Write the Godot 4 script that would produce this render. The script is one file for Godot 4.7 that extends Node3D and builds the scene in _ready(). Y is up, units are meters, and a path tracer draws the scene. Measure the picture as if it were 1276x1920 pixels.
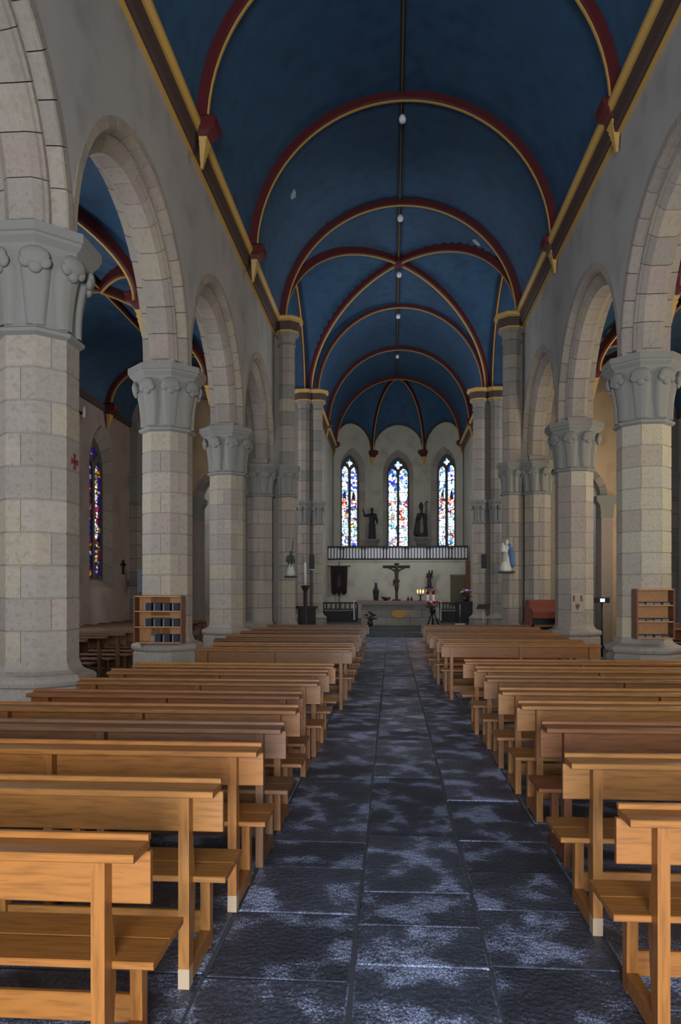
extends Node3D
# A village church: stone arcades, blue boarded vaults, pews, altar and apse windows.
# Right-handed, y up; depth along the nave is D, so a point is (x, y, -D).

var M := {}
var rng := RandomNumberGenerator.new()
var cache := {}
var used := {}

const XL := -3.85          # axis of one arcade
const XR := 4.12           # axis of the other
const CX := 0.22           # crown of the nave vault
const BAY := 4.7
const YS := 9.6            # springing of the high vaults
const ORD := ["first", "second", "third", "fourth", "fifth", "sixth", "seventh", "eighth", "ninth", "tenth", "eleventh", "twelfth", "thirteenth", "fourteenth", "fifteenth", "sixteenth", "seventeenth"]


func P(x: float, y: float, d: float) -> Vector3:
	return Vector3(x, y, -d)


class TB:
	var v := PackedVector3Array()
	var uv := PackedVector2Array()
	func tri(a: Vector3, b: Vector3, c: Vector3) -> void:
		v.append(a); v.append(b); v.append(c)
	func quad(a: Vector3, b: Vector3, c: Vector3, d: Vector3) -> void:
		tri(a, b, c); tri(a, c, d)
	func box(lo: Vector3, hi: Vector3) -> void:
		var p := []
		for i in 8:
			p.append(Vector3(hi.x if i & 1 else lo.x, hi.y if i & 2 else lo.y, hi.z if i & 4 else lo.z))
		quad(p[4], p[6], p[7], p[5]); quad(p[1], p[3], p[2], p[0])
		quad(p[5], p[7], p[3], p[1]); quad(p[0], p[2], p[6], p[4])
		quad(p[6], p[2], p[3], p[7]); quad(p[0], p[4], p[5], p[1])
	# rings of equal length, joined one after the other
	func loft(rings: Array, closed := true, caps := true) -> void:
		for k in rings.size() - 1:
			var a: PackedVector3Array = rings[k]
			var b: PackedVector3Array = rings[k + 1]
			var n := a.size()
			for i in (n if closed else n - 1):
				var j := (i + 1) % n
				quad(a[i], b[i], b[j], a[j])
		if caps and closed:
			var lo: PackedVector3Array = rings[0]
			var hi: PackedVector3Array = rings[rings.size() - 1]
			for i in range(1, lo.size() - 1):
				tri(lo[0], lo[i], lo[i + 1])
				tri(hi[0], hi[i + 1], hi[i])
	# polygon (in ux, uy) pushed along uz
	func prism(poly: PackedVector2Array, o: Vector3, ux: Vector3, uy: Vector3, uz: Vector3) -> void:
		var ix := Geometry2D.triangulate_polygon(poly)
		var q := PackedVector3Array()
		for p in poly:
			q.append(o + ux * p.x + uy * p.y)
		for i in range(0, ix.size(), 3):
			tri(q[ix[i]], q[ix[i + 1]], q[ix[i + 2]])
			tri(q[ix[i]] + uz, q[ix[i + 2]] + uz, q[ix[i + 1]] + uz)
		for i in q.size():
			var j := (i + 1) % q.size()
			quad(q[i], q[j], q[j] + uz, q[i] + uz)
	# profile (a towards the centre, b sideways) carried along a curve
	func sweep(pts: PackedVector3Array, side: Vector3, centre: Vector3, prof: PackedVector2Array) -> void:
		var rings := []
		for i in pts.size():
			var t := (pts[mini(i + 1, pts.size() - 1)] - pts[maxi(i - 1, 0)]).normalized()
			var s := (side - t * side.dot(t)).normalized()
			var n := s.cross(t).normalized()
			if n.dot(centre - pts[i]) < 0.0:
				n = -n
			var r := PackedVector3Array()
			for p in prof:
				r.append(pts[i] + n * p.x + s * p.y)
			rings.append(r)
		loft(rings, true, true)
	func ball(c: Vector3, r: Vector3, n := 10, m := 7) -> void:
		var rings := []
		for k in m + 1:
			var a := PI * k / m
			var ring := PackedVector3Array()
			for i in n:
				var b := TAU * i / n
				ring.append(c + Vector3(r.x * sin(a) * cos(b), -r.y * cos(a), r.z * sin(a) * sin(b)))
			rings.append(ring)
		loft(rings, true, false)
	func tube(a: Vector3, b: Vector3, ra: float, rb: float, n := 8) -> void:
		var t := (b - a).normalized()
		var s := t.cross(Vector3.UP if absf(t.y) < 0.9 else Vector3.RIGHT).normalized()
		var w := t.cross(s)
		var p := PackedVector3Array()
		var q := PackedVector3Array()
		for i in n:
			var d := s * cos(TAU * i / n) + w * sin(TAU * i / n)
			p.append(a + d * ra); q.append(b + d * rb)
		loft([p, q])
	func lathe(prof: PackedVector2Array, c := Vector3.ZERO, n := 16, sx := 1.0, sz := 1.0) -> void:
		var rings := []
		for p in prof:
			var r := PackedVector3Array()
			for i in n:
				r.append(c + Vector3(p.x * sx * cos(TAU * i / n), p.y, p.x * sz * sin(TAU * i / n)))
			rings.append(r)
		loft(rings)
	func mesh(smooth := false) -> ArrayMesh:
		var st := SurfaceTool.new()
		st.begin(Mesh.PRIMITIVE_TRIANGLES)
		st.set_smooth_group(0 if smooth else -1)
		for i in v.size():
			if uv.size() == v.size():
				st.set_uv(uv[i])
			st.add_vertex(v[i])
		if smooth:
			st.index()
		st.generate_normals()
		return st.commit()


func put(called: String, m: Mesh, material: Material, parent: Node3D = null, at := Vector3.ZERO, turn := 0.0) -> MeshInstance3D:
	var o := MeshInstance3D.new()
	o.mesh = m
	o.material_override = material
	o.name = called
	o.position = at
	o.rotation.y = turn
	if parent:
		parent.add_child(o, true)
	else:
		o.name = numbered(called)
		add_child(o)
	return o


func numbered(called: String) -> String:
	var k: int = used.get(called, 0)
	used[called] = k + 1
	return called if k == 0 else "%s_%03d" % [called, k]


func thing(called: String, label: String, category: String, at := Vector3.ZERO, group := "", turn := 0.0) -> Node3D:
	var o := Node3D.new()
	o.name = numbered(called)
	add_child(o)
	o.position = at
	o.rotation.y = turn
	tag(o, label, category, group)
	return o


func tag(o: Node3D, label: String, category: String, group := "") -> void:
	o.set_meta("label", label)
	o.set_meta("category", category)
	if group:
		o.set_meta("group", group)


func setting(called: String, label := "") -> Node3D:
	var o := Node3D.new()
	o.name = called
	add_child(o)
	o.set_meta("kind", "structure")
	if label:
		o.set_meta("label", label)
	return o


func noise_tex(freq: float, stops: Array, sd: int, size := 256, kind := FastNoiseLite.TYPE_SIMPLEX, octaves := 4) -> NoiseTexture2D:
	var n := FastNoiseLite.new()
	n.noise_type = kind
	n.frequency = freq
	n.seed = sd
	n.fractal_octaves = octaves
	var t := NoiseTexture2D.new()
	t.width = size
	t.height = size
	t.seamless = true
	t.noise = n
	var g := Gradient.new()
	g.offsets = PackedFloat32Array(stops.map(func(s): return s[0]))
	g.colors = PackedColorArray(stops.map(func(s): return s[1]))
	t.color_ramp = g
	return t


func mat(called: String, c: Color, rough := 0.8, tex: Texture2D = null, scale := Vector3.ONE, world := false) -> StandardMaterial3D:
	var m := StandardMaterial3D.new()
	m.resource_name = called
	m.albedo_color = c
	m.roughness = rough
	if tex:
		m.albedo_texture = tex
		m.uv1_triplanar = true
		m.uv1_world_triplanar = world
		m.uv1_scale = scale
	M[called] = m
	return m


func relief(m: StandardMaterial3D, tex: Texture2D, cm: float) -> void:
	m.heightmap_enabled = true
	m.heightmap_texture = tex
	m.heightmap_scale = cm


func gray(x: float) -> Color:
	return Color(x, x, x)


func make_materials() -> void:
	var speck := noise_tex(0.3, [[0.0, gray(0.7)], [0.35, gray(0.88)], [0.55, gray(0.97)], [1.0, gray(1.0)]], 3, 512, FastNoiseLite.TYPE_SIMPLEX, 2)
	var rough_h := noise_tex(0.09, [[0.0, gray(0.0)], [1.0, gray(1.0)]], 8, 512)
	var blotch := noise_tex(0.012, [[0.0, Color(0.86, 0.84, 0.8)], [0.5, Color(1, 0.99, 0.97)], [1.0, Color(0.93, 0.92, 0.91)]], 5, 512)
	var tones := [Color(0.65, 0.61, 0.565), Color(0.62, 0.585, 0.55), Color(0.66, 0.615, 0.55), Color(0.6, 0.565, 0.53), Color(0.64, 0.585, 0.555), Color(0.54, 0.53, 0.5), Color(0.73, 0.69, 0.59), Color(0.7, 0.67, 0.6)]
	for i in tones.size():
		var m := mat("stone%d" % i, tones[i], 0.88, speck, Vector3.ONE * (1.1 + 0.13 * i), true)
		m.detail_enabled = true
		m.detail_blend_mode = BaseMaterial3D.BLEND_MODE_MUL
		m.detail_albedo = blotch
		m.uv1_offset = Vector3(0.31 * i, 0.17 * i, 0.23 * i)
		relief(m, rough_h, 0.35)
	mat("carved", Color(0.52, 0.51, 0.48), 0.9, speck, Vector3.ONE * 1.3, true)
	mat("mortar", Color(0.5, 0.48, 0.44), 0.95)
	var wash := noise_tex(0.006, [[0.0, gray(0.86)], [0.45, gray(0.97)], [1.0, gray(1.0)]], 21, 512)
	relief(mat("plaster", Color(0.62, 0.6, 0.58), 0.95, wash, Vector3.ONE * 0.22, true), speck, 0.15)
	mat("plaster_warm", Color(0.72, 0.69, 0.62), 0.95, wash, Vector3.ONE * 0.25, true)
	mat("plaster_rose", Color(0.62, 0.55, 0.52), 0.95, wash, Vector3.ONE * 0.25, true)
	mat("plaster_ochre", Color(0.72, 0.62, 0.49), 0.95, wash, Vector3.ONE * 0.25, true)
	var sky_t := noise_tex(0.01, [[0.0, gray(0.8)], [0.5, gray(0.95)], [1.0, gray(1.0)]], 31, 512)
	mat("blue", Color(0.17, 0.31, 0.43), 0.75, sky_t, Vector3.ONE * 0.3, true)
	mat("red", Color(0.32, 0.06, 0.06), 0.6)
	mat("gold", Color(0.74, 0.58, 0.29), 0.5)
	mat("old_gold", Color(0.42, 0.34, 0.2), 0.6)
	mat("brown", Color(0.27, 0.19, 0.155), 0.7)
	mat("dark_line", Color(0.13, 0.12, 0.11), 0.8)
	mat("flake", Color(0.62, 0.68, 0.72), 0.9)
	# wood: grain stretched along the board
	var grain := noise_tex(0.03, [[0.0, gray(0.8)], [0.35, gray(0.92)], [0.55, gray(0.97)], [0.8, gray(1.0)], [1.0, gray(0.88)]], 11, 512, FastNoiseLite.TYPE_SIMPLEX, 5)
	var woods := [Color(0.58, 0.37, 0.165), Color(0.47, 0.285, 0.15), Color(0.57, 0.38, 0.18), Color(0.42, 0.285, 0.185), Color(0.5, 0.325, 0.16)]
	for i in woods.size():
		for k in 2:
			var w := mat(("wood%d" if k == 0 else "wood_up%d") % i, woods[i], 0.45, grain, Vector3(0.22, 2.2, 2.2) if k == 0 else Vector3(2.2, 0.22, 2.2))
			w.clearcoat_enabled = true
			w.clearcoat = 0.2
			w.metallic_specular = 0.35
			w.clearcoat_roughness = 0.28
			w.uv1_offset = Vector3(0.2 * i, 0.37 * i, 0.11 * i)
	mat("dark_wood", Color(0.14, 0.1, 0.08), 0.65, grain, Vector3(2, 0.4, 2))
	mat("shelf_wood", Color(0.66, 0.45, 0.25), 0.55, grain, Vector3(3, 0.4, 3))
	mat("shelf_dark", Color(0.42, 0.26, 0.14), 0.55, grain, Vector3(3, 0.4, 3))
	mat("pale_end", Color(0.6, 0.52, 0.42), 0.7)
	mat("iron", Color(0.05, 0.05, 0.055), 0.45)
	mat("black", Color(0.025, 0.025, 0.03), 0.6)
	mat("white", Color(0.93, 0.93, 0.94), 0.6)
	mat("cloth_white", Color(0.84, 0.83, 0.81), 0.9)
	mat("cloth_red", Color(0.5, 0.16, 0.15), 0.9)
	mat("cloth_brown", Color(0.42, 0.2, 0.14), 0.95)
	mat("bronze", Color(0.13, 0.1, 0.07), 0.5)
	mat("skin_wood", Color(0.22, 0.18, 0.1), 0.6)
	mat("navy", Color(0.05, 0.06, 0.12), 0.7)
	mat("page", Color(0.4, 0.41, 0.44), 0.8)
	mat("leaf", Color(0.1, 0.16, 0.07), 0.7)
	mat("petal_red", Color(0.72, 0.08, 0.06), 0.7)
	mat("petal_pink", Color(0.62, 0.32, 0.6), 0.7)
	mat("petal_white", Color(0.85, 0.83, 0.82), 0.7)
	mat("glass_red", Color(0.5, 0.02, 0.03), 0.15)
	mat("louvre", Color(0.36, 0.34, 0.22), 0.7)
	mat("emblem", Color(0.66, 0.5, 0.24), 0.7)
	mat("statue_blue", Color(0.25, 0.36, 0.5), 0.7)
	mat("statue_white", Color(0.7, 0.69, 0.66), 0.7)
	mat("statue_green", Color(0.24, 0.27, 0.2), 0.7)
	mat("statue_brown", Color(0.17, 0.13, 0.12), 0.65)
	mat("statue_dark", Color(0.1, 0.09, 0.1), 0.65)
	mat("speaker_gray", Color(0.55, 0.6, 0.66), 0.6)
	mat("metal", Color(0.6, 0.6, 0.62), 0.35).metallic = 0.7
	mat("lead", Color(0.05, 0.05, 0.055), 0.6)
	mat("tracery", Color(0.3, 0.3, 0.31), 0.85)
	var f := mat("flame", Color(1, 0.8, 0.4), 0.5)
	f.emission_enabled = true
	f.emission = Color(1, 0.72, 0.32)
	f.emission_energy_multiplier = 8.0
	var sc := mat("screen_lit", Color(0.8, 0.85, 0.95), 0.4)
	sc.emission_enabled = true
	sc.emission = Color(0.85, 0.9, 1.0)
	sc.emission_energy_multiplier = 1.2
	# flagstones: dark schist with worn, speckled paler patches
	var im := Image.create(1024, 1024, false, Image.FORMAT_RGB8)
	var big := FastNoiseLite.new()
	big.frequency = 0.0052; big.seed = 4; big.fractal_octaves = 4
	var fine := FastNoiseLite.new()
	fine.frequency = 0.13; fine.seed = 9; fine.fractal_octaves = 2
	var fleck := FastNoiseLite.new()
	fleck.frequency = 0.3; fleck.seed = 19; fleck.fractal_octaves = 1
	for y in 1024:
		var fy := y / 1024.0
		for x in 1024:
			var wx := minf(1.0, (1024 - x) / 128.0)
			var wy := minf(1.0, (1024 - y) / 128.0)
			var b := lerpf(lerpf(big.get_noise_2d(x - 1024, y - 1024), big.get_noise_2d(x, y - 1024), wx), lerpf(big.get_noise_2d(x - 1024, y), big.get_noise_2d(x, y), wx), wy)
			var n := fine.get_noise_2d(x, y)
			var g := fleck.get_noise_2d(x, y)
			var base := 0.31 + 0.08 * n + 0.09 * b + 0.07 * g
			var worn := smoothstep(0.0, 0.42, b + 0.2 * n)
			var s := smoothstep(-0.35, 0.5, g + 0.4 * n)
			var v := lerpf(base * 0.95, 0.36 + 0.55 * s, worn * 0.9)
			im.set_pixel(x, y, Color(v * 0.92, v * 0.99, v * 1.19))
	var ft := ImageTexture.create_from_image(im)
	for i in 5:
		var m := mat("flag%d" % i, Color.WHITE.darkened(0.05 * i), 0.4 + 0.04 * i, ft, Vector3.ONE * (0.4 + 0.02 * i), true)
		m.uv1_offset = Vector3(0.37 * i, 0.0, 0.61 * i)
		relief(m, rough_h, 0.5)
	mat("floor_bed", Color(0.27, 0.28, 0.31), 0.8, speck, Vector3.ONE, true)
	mat("dark_stone", Color(0.17, 0.18, 0.18), 0.5, speck, Vector3.ONE, true)
	mat("pave", Color(0.36, 0.37, 0.37), 0.55, speck, Vector3.ONE, true)


# ---------------------------------------------------------------- stained glass
func glass_image(style: int, sd: int) -> ImageTexture:
	var w := 80
	var h := 400
	var im := Image.create(w, h, false, Image.FORMAT_RGB8)
	var cell := FastNoiseLite.new()
	cell.noise_type = FastNoiseLite.TYPE_CELLULAR
	cell.cellular_return_type = FastNoiseLite.RETURN_CELL_VALUE
	cell.frequency = 0.1
	cell.seed = sd
	cell.fractal_type = FastNoiseLite.FRACTAL_NONE
	var edge := FastNoiseLite.new()
	edge.noise_type = FastNoiseLite.TYPE_CELLULAR
	edge.cellular_return_type = FastNoiseLite.RETURN_DISTANCE2_SUB
	edge.frequency = 0.1
	edge.seed = sd
	edge.fractal_type = FastNoiseLite.FRACTAL_NONE
	var soft := FastNoiseLite.new()
	soft.frequency = 0.03
	soft.seed = sd + 7
	var white := Color(0.87, 0.89, 0.91)
	var pale := [white, Color(0.9, 0.95, 1), Color(0.62, 0.85, 0.95), white, Color(0.45, 0.68, 0.9), white, white, Color(0.3, 0.62, 0.7), white, white, Color(0.2, 0.3, 0.75), white, Color(0.75, 0.92, 0.95), white]
	var mid := [Color(0.6, 0.07, 0.1), Color(0.26, 0.1, 0.5), Color(0.9, 0.36, 0.14), white, Color(0.9, 0.55, 0.62), white, Color(0.4, 0.08, 0.36), Color(0.95, 0.66, 0.25), white]
	var low := [Color(0.12, 0.2, 0.7), white, Color(0.34, 0.24, 0.8), Color(0.7, 0.15, 0.3), Color(0.5, 0.8, 0.92), white]
	var warm := [white, Color(1, 0.8, 0.4), white, Color(0.5, 0.72, 0.95), white, white, Color(0.92, 0.42, 0.16), white, Color(0.25, 0.5, 0.75), Color(1, 0.93, 0.8), white, Color(0.75, 0.18, 0.16), white, Color(0.2, 0.58, 0.6)]
	var rim := [Color(0.16, 0.25, 0.7), Color(0.25, 0.6, 0.62), white, Color(0.35, 0.2, 0.6), white, Color(0.55, 0.75, 0.35), white, Color(0.6, 0.85, 0.95), white]
	var deep := [Color(0.08, 0.05, 0.5), Color(0.14, 0.06, 0.45), Color(0.45, 0.05, 0.1), Color(0.75, 0.5, 0.15), Color(0.06, 0.12, 0.4), Color(0.5, 0.5, 0.55), Color(0.12, 0.05, 0.3)]
	var robe := [Color(0.9, 0.88, 0.85), Color(0.8, 0.8, 0.9), Color(0.7, 0.15, 0.2), Color(0.85, 0.8, 0.7)]
	for y in h:
		for x in w:
			var v := float(y) / h
			var u := float(x) / w
			var k := int(absf(cell.get_noise_2d(x, y)) * 9973.0)
			var b := soft.get_noise_2d(x, y)
			var c: Color
			if style == 0:
				if v < 0.36:
					c = pale[k % pale.size()] if k % 11 else Color(0.2, 0.25, 0.85)
				elif v < 0.43 + 0.05 * b:
					c = pale[k % pale.size()]
					var peak := absf(fposmod(u * 2.0 + 0.5 * (sd % 2), 1.0) - 0.5)
					if peak < (v - 0.34) * 2.4:
						c = Color(0.06, 0.06, 0.12) if k % 3 else Color(0.2, 0.1, 0.3)
				elif v < 0.54 + 0.16 * b and soft.get_noise_2d(x * 2.2 + 90, y * 2.2) > -0.12:
					c = mid[k % mid.size()]
				elif v < 0.93:
					var pick: Array = warm if (b > 0.0) else pale
					c = pick[k % pick.size()]
				else:
					c = low[k % low.size()]
				var side := absf(fposmod(u, 0.5) - 0.25)
				if side > 0.175 and v > 0.12:
					c = rim[k % rim.size()]
				var e := edge.get_noise_2d(x, y)
				if e < -0.88:
					c = c * 0.3
			else:
				c = deep[k % deep.size()]
				if v > 0.32 and v < 0.7 and absf(u - 0.3) < 0.1 + 0.08 * b:
					c = robe[k % robe.size()]
				elif v > 0.12 and absf(u - 0.3) < 0.1 and k % 3 == 0:
					c = Color(0.85, 0.75, 0.45)
				if edge.get_noise_2d(x, y) < -0.86:
					c = c * 0.15
			if c.get_luminance() > 0.12 and c.get_luminance() < 0.8:
				c = c * lerpf(0.6, 1.0, fposmod(k * 0.137, 1.0))
			im.set_pixel(x, y, c)
	return ImageTexture.create_from_image(im)


func glass_mat(called: String, style: int, sd: int, energy: float) -> void:
	var m := mat(called, Color(0.03, 0.03, 0.04), 0.3)
	m.emission_enabled = true
	m.emission = Color.BLACK
	m.emission_texture = glass_image(style, sd)
	m.emission_energy_multiplier = energy


func pointed(hw: float, y0: float, ys: float, ya: float, n := 8, cx := 0.0) -> PackedVector2Array:
	var h := ya - ys
	var r := (hw * hw + h * h) / (2.0 * hw)
	var out := PackedVector2Array([Vector2(cx - hw, y0)])
	var a1 := atan2(h, r - hw)
	for i in n + 1:
		var a := a1 * i / n
		out.append(Vector2(cx - hw + r - r * cos(a), ys + r * sin(a)))
	for i in range(n - 1, -1, -1):
		var a := a1 * i / n
		out.append(Vector2(cx + hw - r + r * cos(a), ys + r * sin(a)))
	out.append(Vector2(cx + hw, y0))
	return out


func area(at: Vector3, towards: Vector3, size: Vector2, energy: float, c: Color, parent: Node3D = null) -> void:
	var l := AreaLight3D.new()
	l.name = "daylight"
	l.area_normalize_energy = false
	l.area_size = size
	l.light_energy = energy
	l.light_color = c
	l.area_range = 60.0
	l.shadow_enabled = true
	(parent if parent else self).add_child(l, true)
	l.global_transform = Transform3D(Basis.looking_at(towards, Vector3.UP), at)


# A pointed two-light window in a wall. o: foot of its axis on the wall face, du along the wall, dn out of the room.
func window(called: String, label: String, o: Vector3, du: Vector3, dn: Vector3, hw: float, sill: float, ys: float, ya: float, splay: float, depth: float, glass: String, rows: int, stones: bool, plate_thick := 0.12) -> Node3D:
	var w := setting(called, label)
	w.transform = Transform3D(Basis(du, Vector3.UP, dn), o)
	var rx := Vector3.RIGHT
	var outer := pointed(hw + splay, sill - splay, ys, ya + splay * 1.5)
	var inner := pointed(hw, sill, ys, ya)
	# splayed surround, stone by stone
	var n := outer.size()
	var segs := []
	var jamb := int(maxf(2.0, round((ys - sill) / (0.5 if stones else 1.2))))
	for k in jamb:
		segs.append([outer[0].lerp(outer[1], float(k) / jamb), outer[0].lerp(outer[1], float(k + 1) / jamb), inner[0].lerp(inner[1], float(k) / jamb), inner[0].lerp(inner[1], float(k + 1) / jamb)])
	for k in range(1, n - 2, 2):
		var e := mini(k + 2, n - 2)
		segs.append([outer[k], outer[e], inner[k], inner[e]])
	for k in jamb:
		segs.append([outer[n - 2].lerp(outer[n - 1], float(k) / jamb), outer[n - 2].lerp(outer[n - 1], float(k + 1) / jamb), inner[n - 2].lerp(inner[n - 1], float(k) / jamb), inner[n - 2].lerp(inner[n - 1], float(k + 1) / jamb)])
	segs.append([outer[n - 1], outer[0], inner[n - 1], inner[0]])
	for s in segs:
		var tb := TB.new()
		var a := Vector3(s[0].x, s[0].y, -0.004)
		var b := Vector3(s[1].x, s[1].y, -0.004)
		var c := Vector3(s[3].x, s[3].y, depth)
		var d := Vector3(s[2].x, s[2].y, depth)
		var g := 0.007
		var t := (b - a).normalized() * g
		a += t; b -= t; c -= t; d += t
		var back := Vector3(0, 0, 0.16)
		tb.quad(a, b, c, d)
		tb.quad(d + back, c + back, b + back, a + back)
		tb.quad(a, d, d + back, a + back); tb.quad(b, b + back, c + back, c)
		tb.quad(a, a + back, b + back, b)
		put("surround_stone", tb.mesh(), M["stone%d" % rng.randi_range(0, 4)], w)
	var mb := TB.new()
	for i in n:
		var j := (i + 1) % n
		mb.quad(Vector3(outer[i].x, outer[i].y, 0.02), Vector3(outer[j].x, outer[j].y, 0.02), Vector3(inner[j].x, inner[j].y, depth + 0.02), Vector3(inner[i].x, inner[i].y, depth + 0.02))
		var o2 := (outer[i] - Vector2(0, ys)) * 1.06 + Vector2(0, ys)
		var o3 := (outer[j] - Vector2(0, ys)) * 1.06 + Vector2(0, ys)
		mb.quad(Vector3(outer[i].x, outer[i].y, 0.02), Vector3(outer[j].x, outer[j].y, 0.02), Vector3(o3.x, o3.y, 0.05), Vector3(o2.x, o2.y, 0.05))
	put("mortar_bed", mb.mesh(), M["mortar"], w)
	# tracery plate with its openings cut out
	var lw := hw * 0.5 - 0.07
	var lys := ys - hw * 0.1
	var lya := lys + hw * 0.55
	var q := PackedVector2Array()
	var qc := Vector2(0, lya + hw * 0.33)
	var qr := hw * 0.3
	for i in 24:
		var ang := TAU * i / 24.0
		q.append(qc + Vector2(cos(ang), sin(ang)) * qr * (1.0 + 0.32 * cos(4.0 * ang)))
	var plate := CSGCombiner3D.new()
	plate.name = "tracery"
	w.add_child(plate)
	var body := CSGPolygon3D.new()
	body.polygon = pointed(hw + 0.03, sill, ys, ya + 0.03)
	body.depth = plate_thick
	body.material = M["tracery"]
	body.position.z = depth + plate_thick - 0.02
	plate.add_child(body)
	for hole in [pointed(lw, sill + 0.05, lys, lya, 6, -hw * 0.5), pointed(lw, sill + 0.05, lys, lya, 6, hw * 0.5), q]:
		var c := CSGPolygon3D.new()
		c.polygon = hole
		c.depth = 0.3
		c.operation = CSGShape3D.OPERATION_SUBTRACTION
		c.material = M["tracery"]
		c.position.z = depth + 0.2
		plate.add_child(c)
	# glass, panel by panel between the saddle bars
	var total := ya - sill
	var z := depth + plate_thick * 0.5
	var bars := TB.new()
	for s in [-1.0, 1.0]:
		var cx: float = s * hw * 0.5
		for r in rows:
			var y0: float = lerpf(sill + 0.05, lys, float(r) / rows)
			var y1: float = lerpf(sill + 0.05, lys, float(r + 1) / rows)
			var poly := PackedVector2Array([Vector2(cx - lw, y0 + 0.012), Vector2(cx - lw, y1 - 0.012), Vector2(cx + lw, y1 - 0.012), Vector2(cx + lw, y0 + 0.012)])
			put("pane", pane_mesh(poly, z, hw, sill, total), M[glass], w)
			bars.box(Vector3(cx - lw, y1 - 0.015, z - 0.02), Vector3(cx + lw, y1 + 0.015, z + 0.01))
		put("pane", pane_mesh(pointed(lw, lys + 0.012, lys + 0.013, lya, 6, cx), z, hw, sill, total), M[glass], w)
	put("pane", pane_mesh(q, z, hw, sill, total), M[glass], w)
	put("saddle_bars", bars.mesh(), M["lead"], w)
	# outside closing board of the opening, behind the glass
	return w


func pane_mesh(poly: PackedVector2Array, z: float, hw: float, sill: float, total: float) -> ArrayMesh:
	var tb := TB.new()
	var ix := Geometry2D.triangulate_polygon(poly)
	for side in 2:
		for i in range(0, ix.size(), 3):
			for k in ([0, 1, 2] if side == 0 else [0, 2, 1]):
				var p := poly[ix[i + k]]
				tb.v.append(Vector3(p.x, p.y, z + 0.012 * side))
				tb.uv.append(Vector2((p.x + hw) / (2.0 * hw), 1.0 - (p.y - sill) / total))
	return tb.mesh()


# wall face with thickness: strips between low and high along u
func wall_strip(tb: TB, o: Vector3, du: Vector3, dn: Vector3, thick: float, us: Array, low: Callable, high: Callable) -> void:
	for i in us.size() - 1:
		var a: float = us[i]
		var b: float = us[i + 1]
		var am := a + 1e-4
		var bm := b - 1e-4
		var p := [o + du * a + Vector3.UP * low.call(am), o + du * a + Vector3.UP * high.call(am), o + du * b + Vector3.UP * high.call(bm), o + du * b + Vector3.UP * low.call(bm)]
		var q := p.map(func(x): return x + dn * thick)
		tb.quad(p[0], p[1], p[2], p[3])
		tb.quad(q[3], q[2], q[1], q[0])
		tb.quad(p[1], q[1], q[2], p[2])
		tb.quad(p[3], q[3], q[0], p[0])


# a wall with pointed openings [u of axis, half width, sill, springing, apex]
func pierced_wall(tb: TB, o: Vector3, du: Vector3, dn: Vector3, thick: float, u0: float, u1: float, y0: float, high: Callable, holes: Array) -> void:
	var us := [u0, u1]
	var n := 24
	for i in range(1, n):
		us.append(lerpf(u0, u1, float(i) / n))
	for h in holes:
		for i in 17:
			us.append(h[0] - h[1] * cos(PI * i / 16.0))
	us.sort()
	var inside := func(u: float) -> Array:
		for h in holes:
			if absf(u - h[0]) < h[1]:
				return h
		return []
	var top := func(u: float) -> float:
		var h: Array = inside.call(u)
		if h.is_empty():
			return y0
		var hh: float = h[4] - h[3]
		var r: float = (h[1] * h[1] + hh * hh) / (2.0 * h[1])
		var x: float = r - h[1] + absf(u - h[0])
		return h[3] + sqrt(maxf(0.0, r * r - x * x))
	wall_strip(tb, o, du, dn, thick, us, top, high)
	for h in holes:
		if h[2] > y0:
			wall_strip(tb, o, du, dn, thick, [h[0] - h[1], h[0] + h[1]], func(_u): return y0, func(_u): return h[2])


# ---------------------------------------------------------------- masonry
func per(i: int, h: float) -> Vector2:
	var a := deg_to_rad(22.5 * i)
	var r := h if i % 2 == 0 else h / cos(deg_to_rad(22.5))
	return Vector2(cos(a), sin(a)) * r


# a block of an octagonal shaft between two of sixteen points round it
func shaft_block(i0: int, i1: int, h: float, high: float) -> ArrayMesh:
	var key := "shaft %d %d %.3f %.3f" % [i0, i1, h, high]
	if cache.has(key):
		return cache[key]
	var outer := []
	for i in range(i0, i1 + 1):
		outer.append(per(i, h))
	var g := 0.004
	outer[0] = outer[0] + (outer[1] - outer[0]).normalized() * g
	outer[-1] = outer[-1] + (outer[-2] - outer[-1]).normalized() * g
	var tb := TB.new()
	var rings := []
	for lv in [[0.003, 0.009], [0.013, 0.0], [high - 0.013, 0.0], [high - 0.003, 0.009]]:
		var r := PackedVector3Array()
		for p in outer:
			var q: Vector2 = p * (1.0 - lv[1] / h)
			r.append(Vector3(q.x, lv[0], q.y))
		for k in range(outer.size() - 1, -1, -1):
			var q: Vector2 = outer[k] * 0.5
			r.append(Vector3(q.x, lv[0], q.y))
		rings.append(r)
	tb.loft(rings, true, false)
	var n := outer.size()
	for cap in [rings[0], rings[3]]:
		for i in n - 1:
			tb.quad(cap[i], cap[i + 1], cap[2 * n - 2 - i], cap[2 * n - 1 - i])
	cache[key] = tb.mesh()
	return cache[key]


func oct_ring(h: float, y: float, from := 0, to := 8) -> PackedVector3Array:
	var r := PackedVector3Array()
	for i in range(from, to):
		var p := per(2 * i + 1, h)
		r.append(Vector3(p.x, y, p.y))
	return r


func oct_loft(prof: Array) -> ArrayMesh:
	var key := str(prof)
	if not cache.has(key):
		var tb := TB.new()
		tb.loft(prof.map(func(p): return oct_ring(p[0], p[1])))
		cache[key] = tb.mesh()
	return cache[key]


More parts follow.
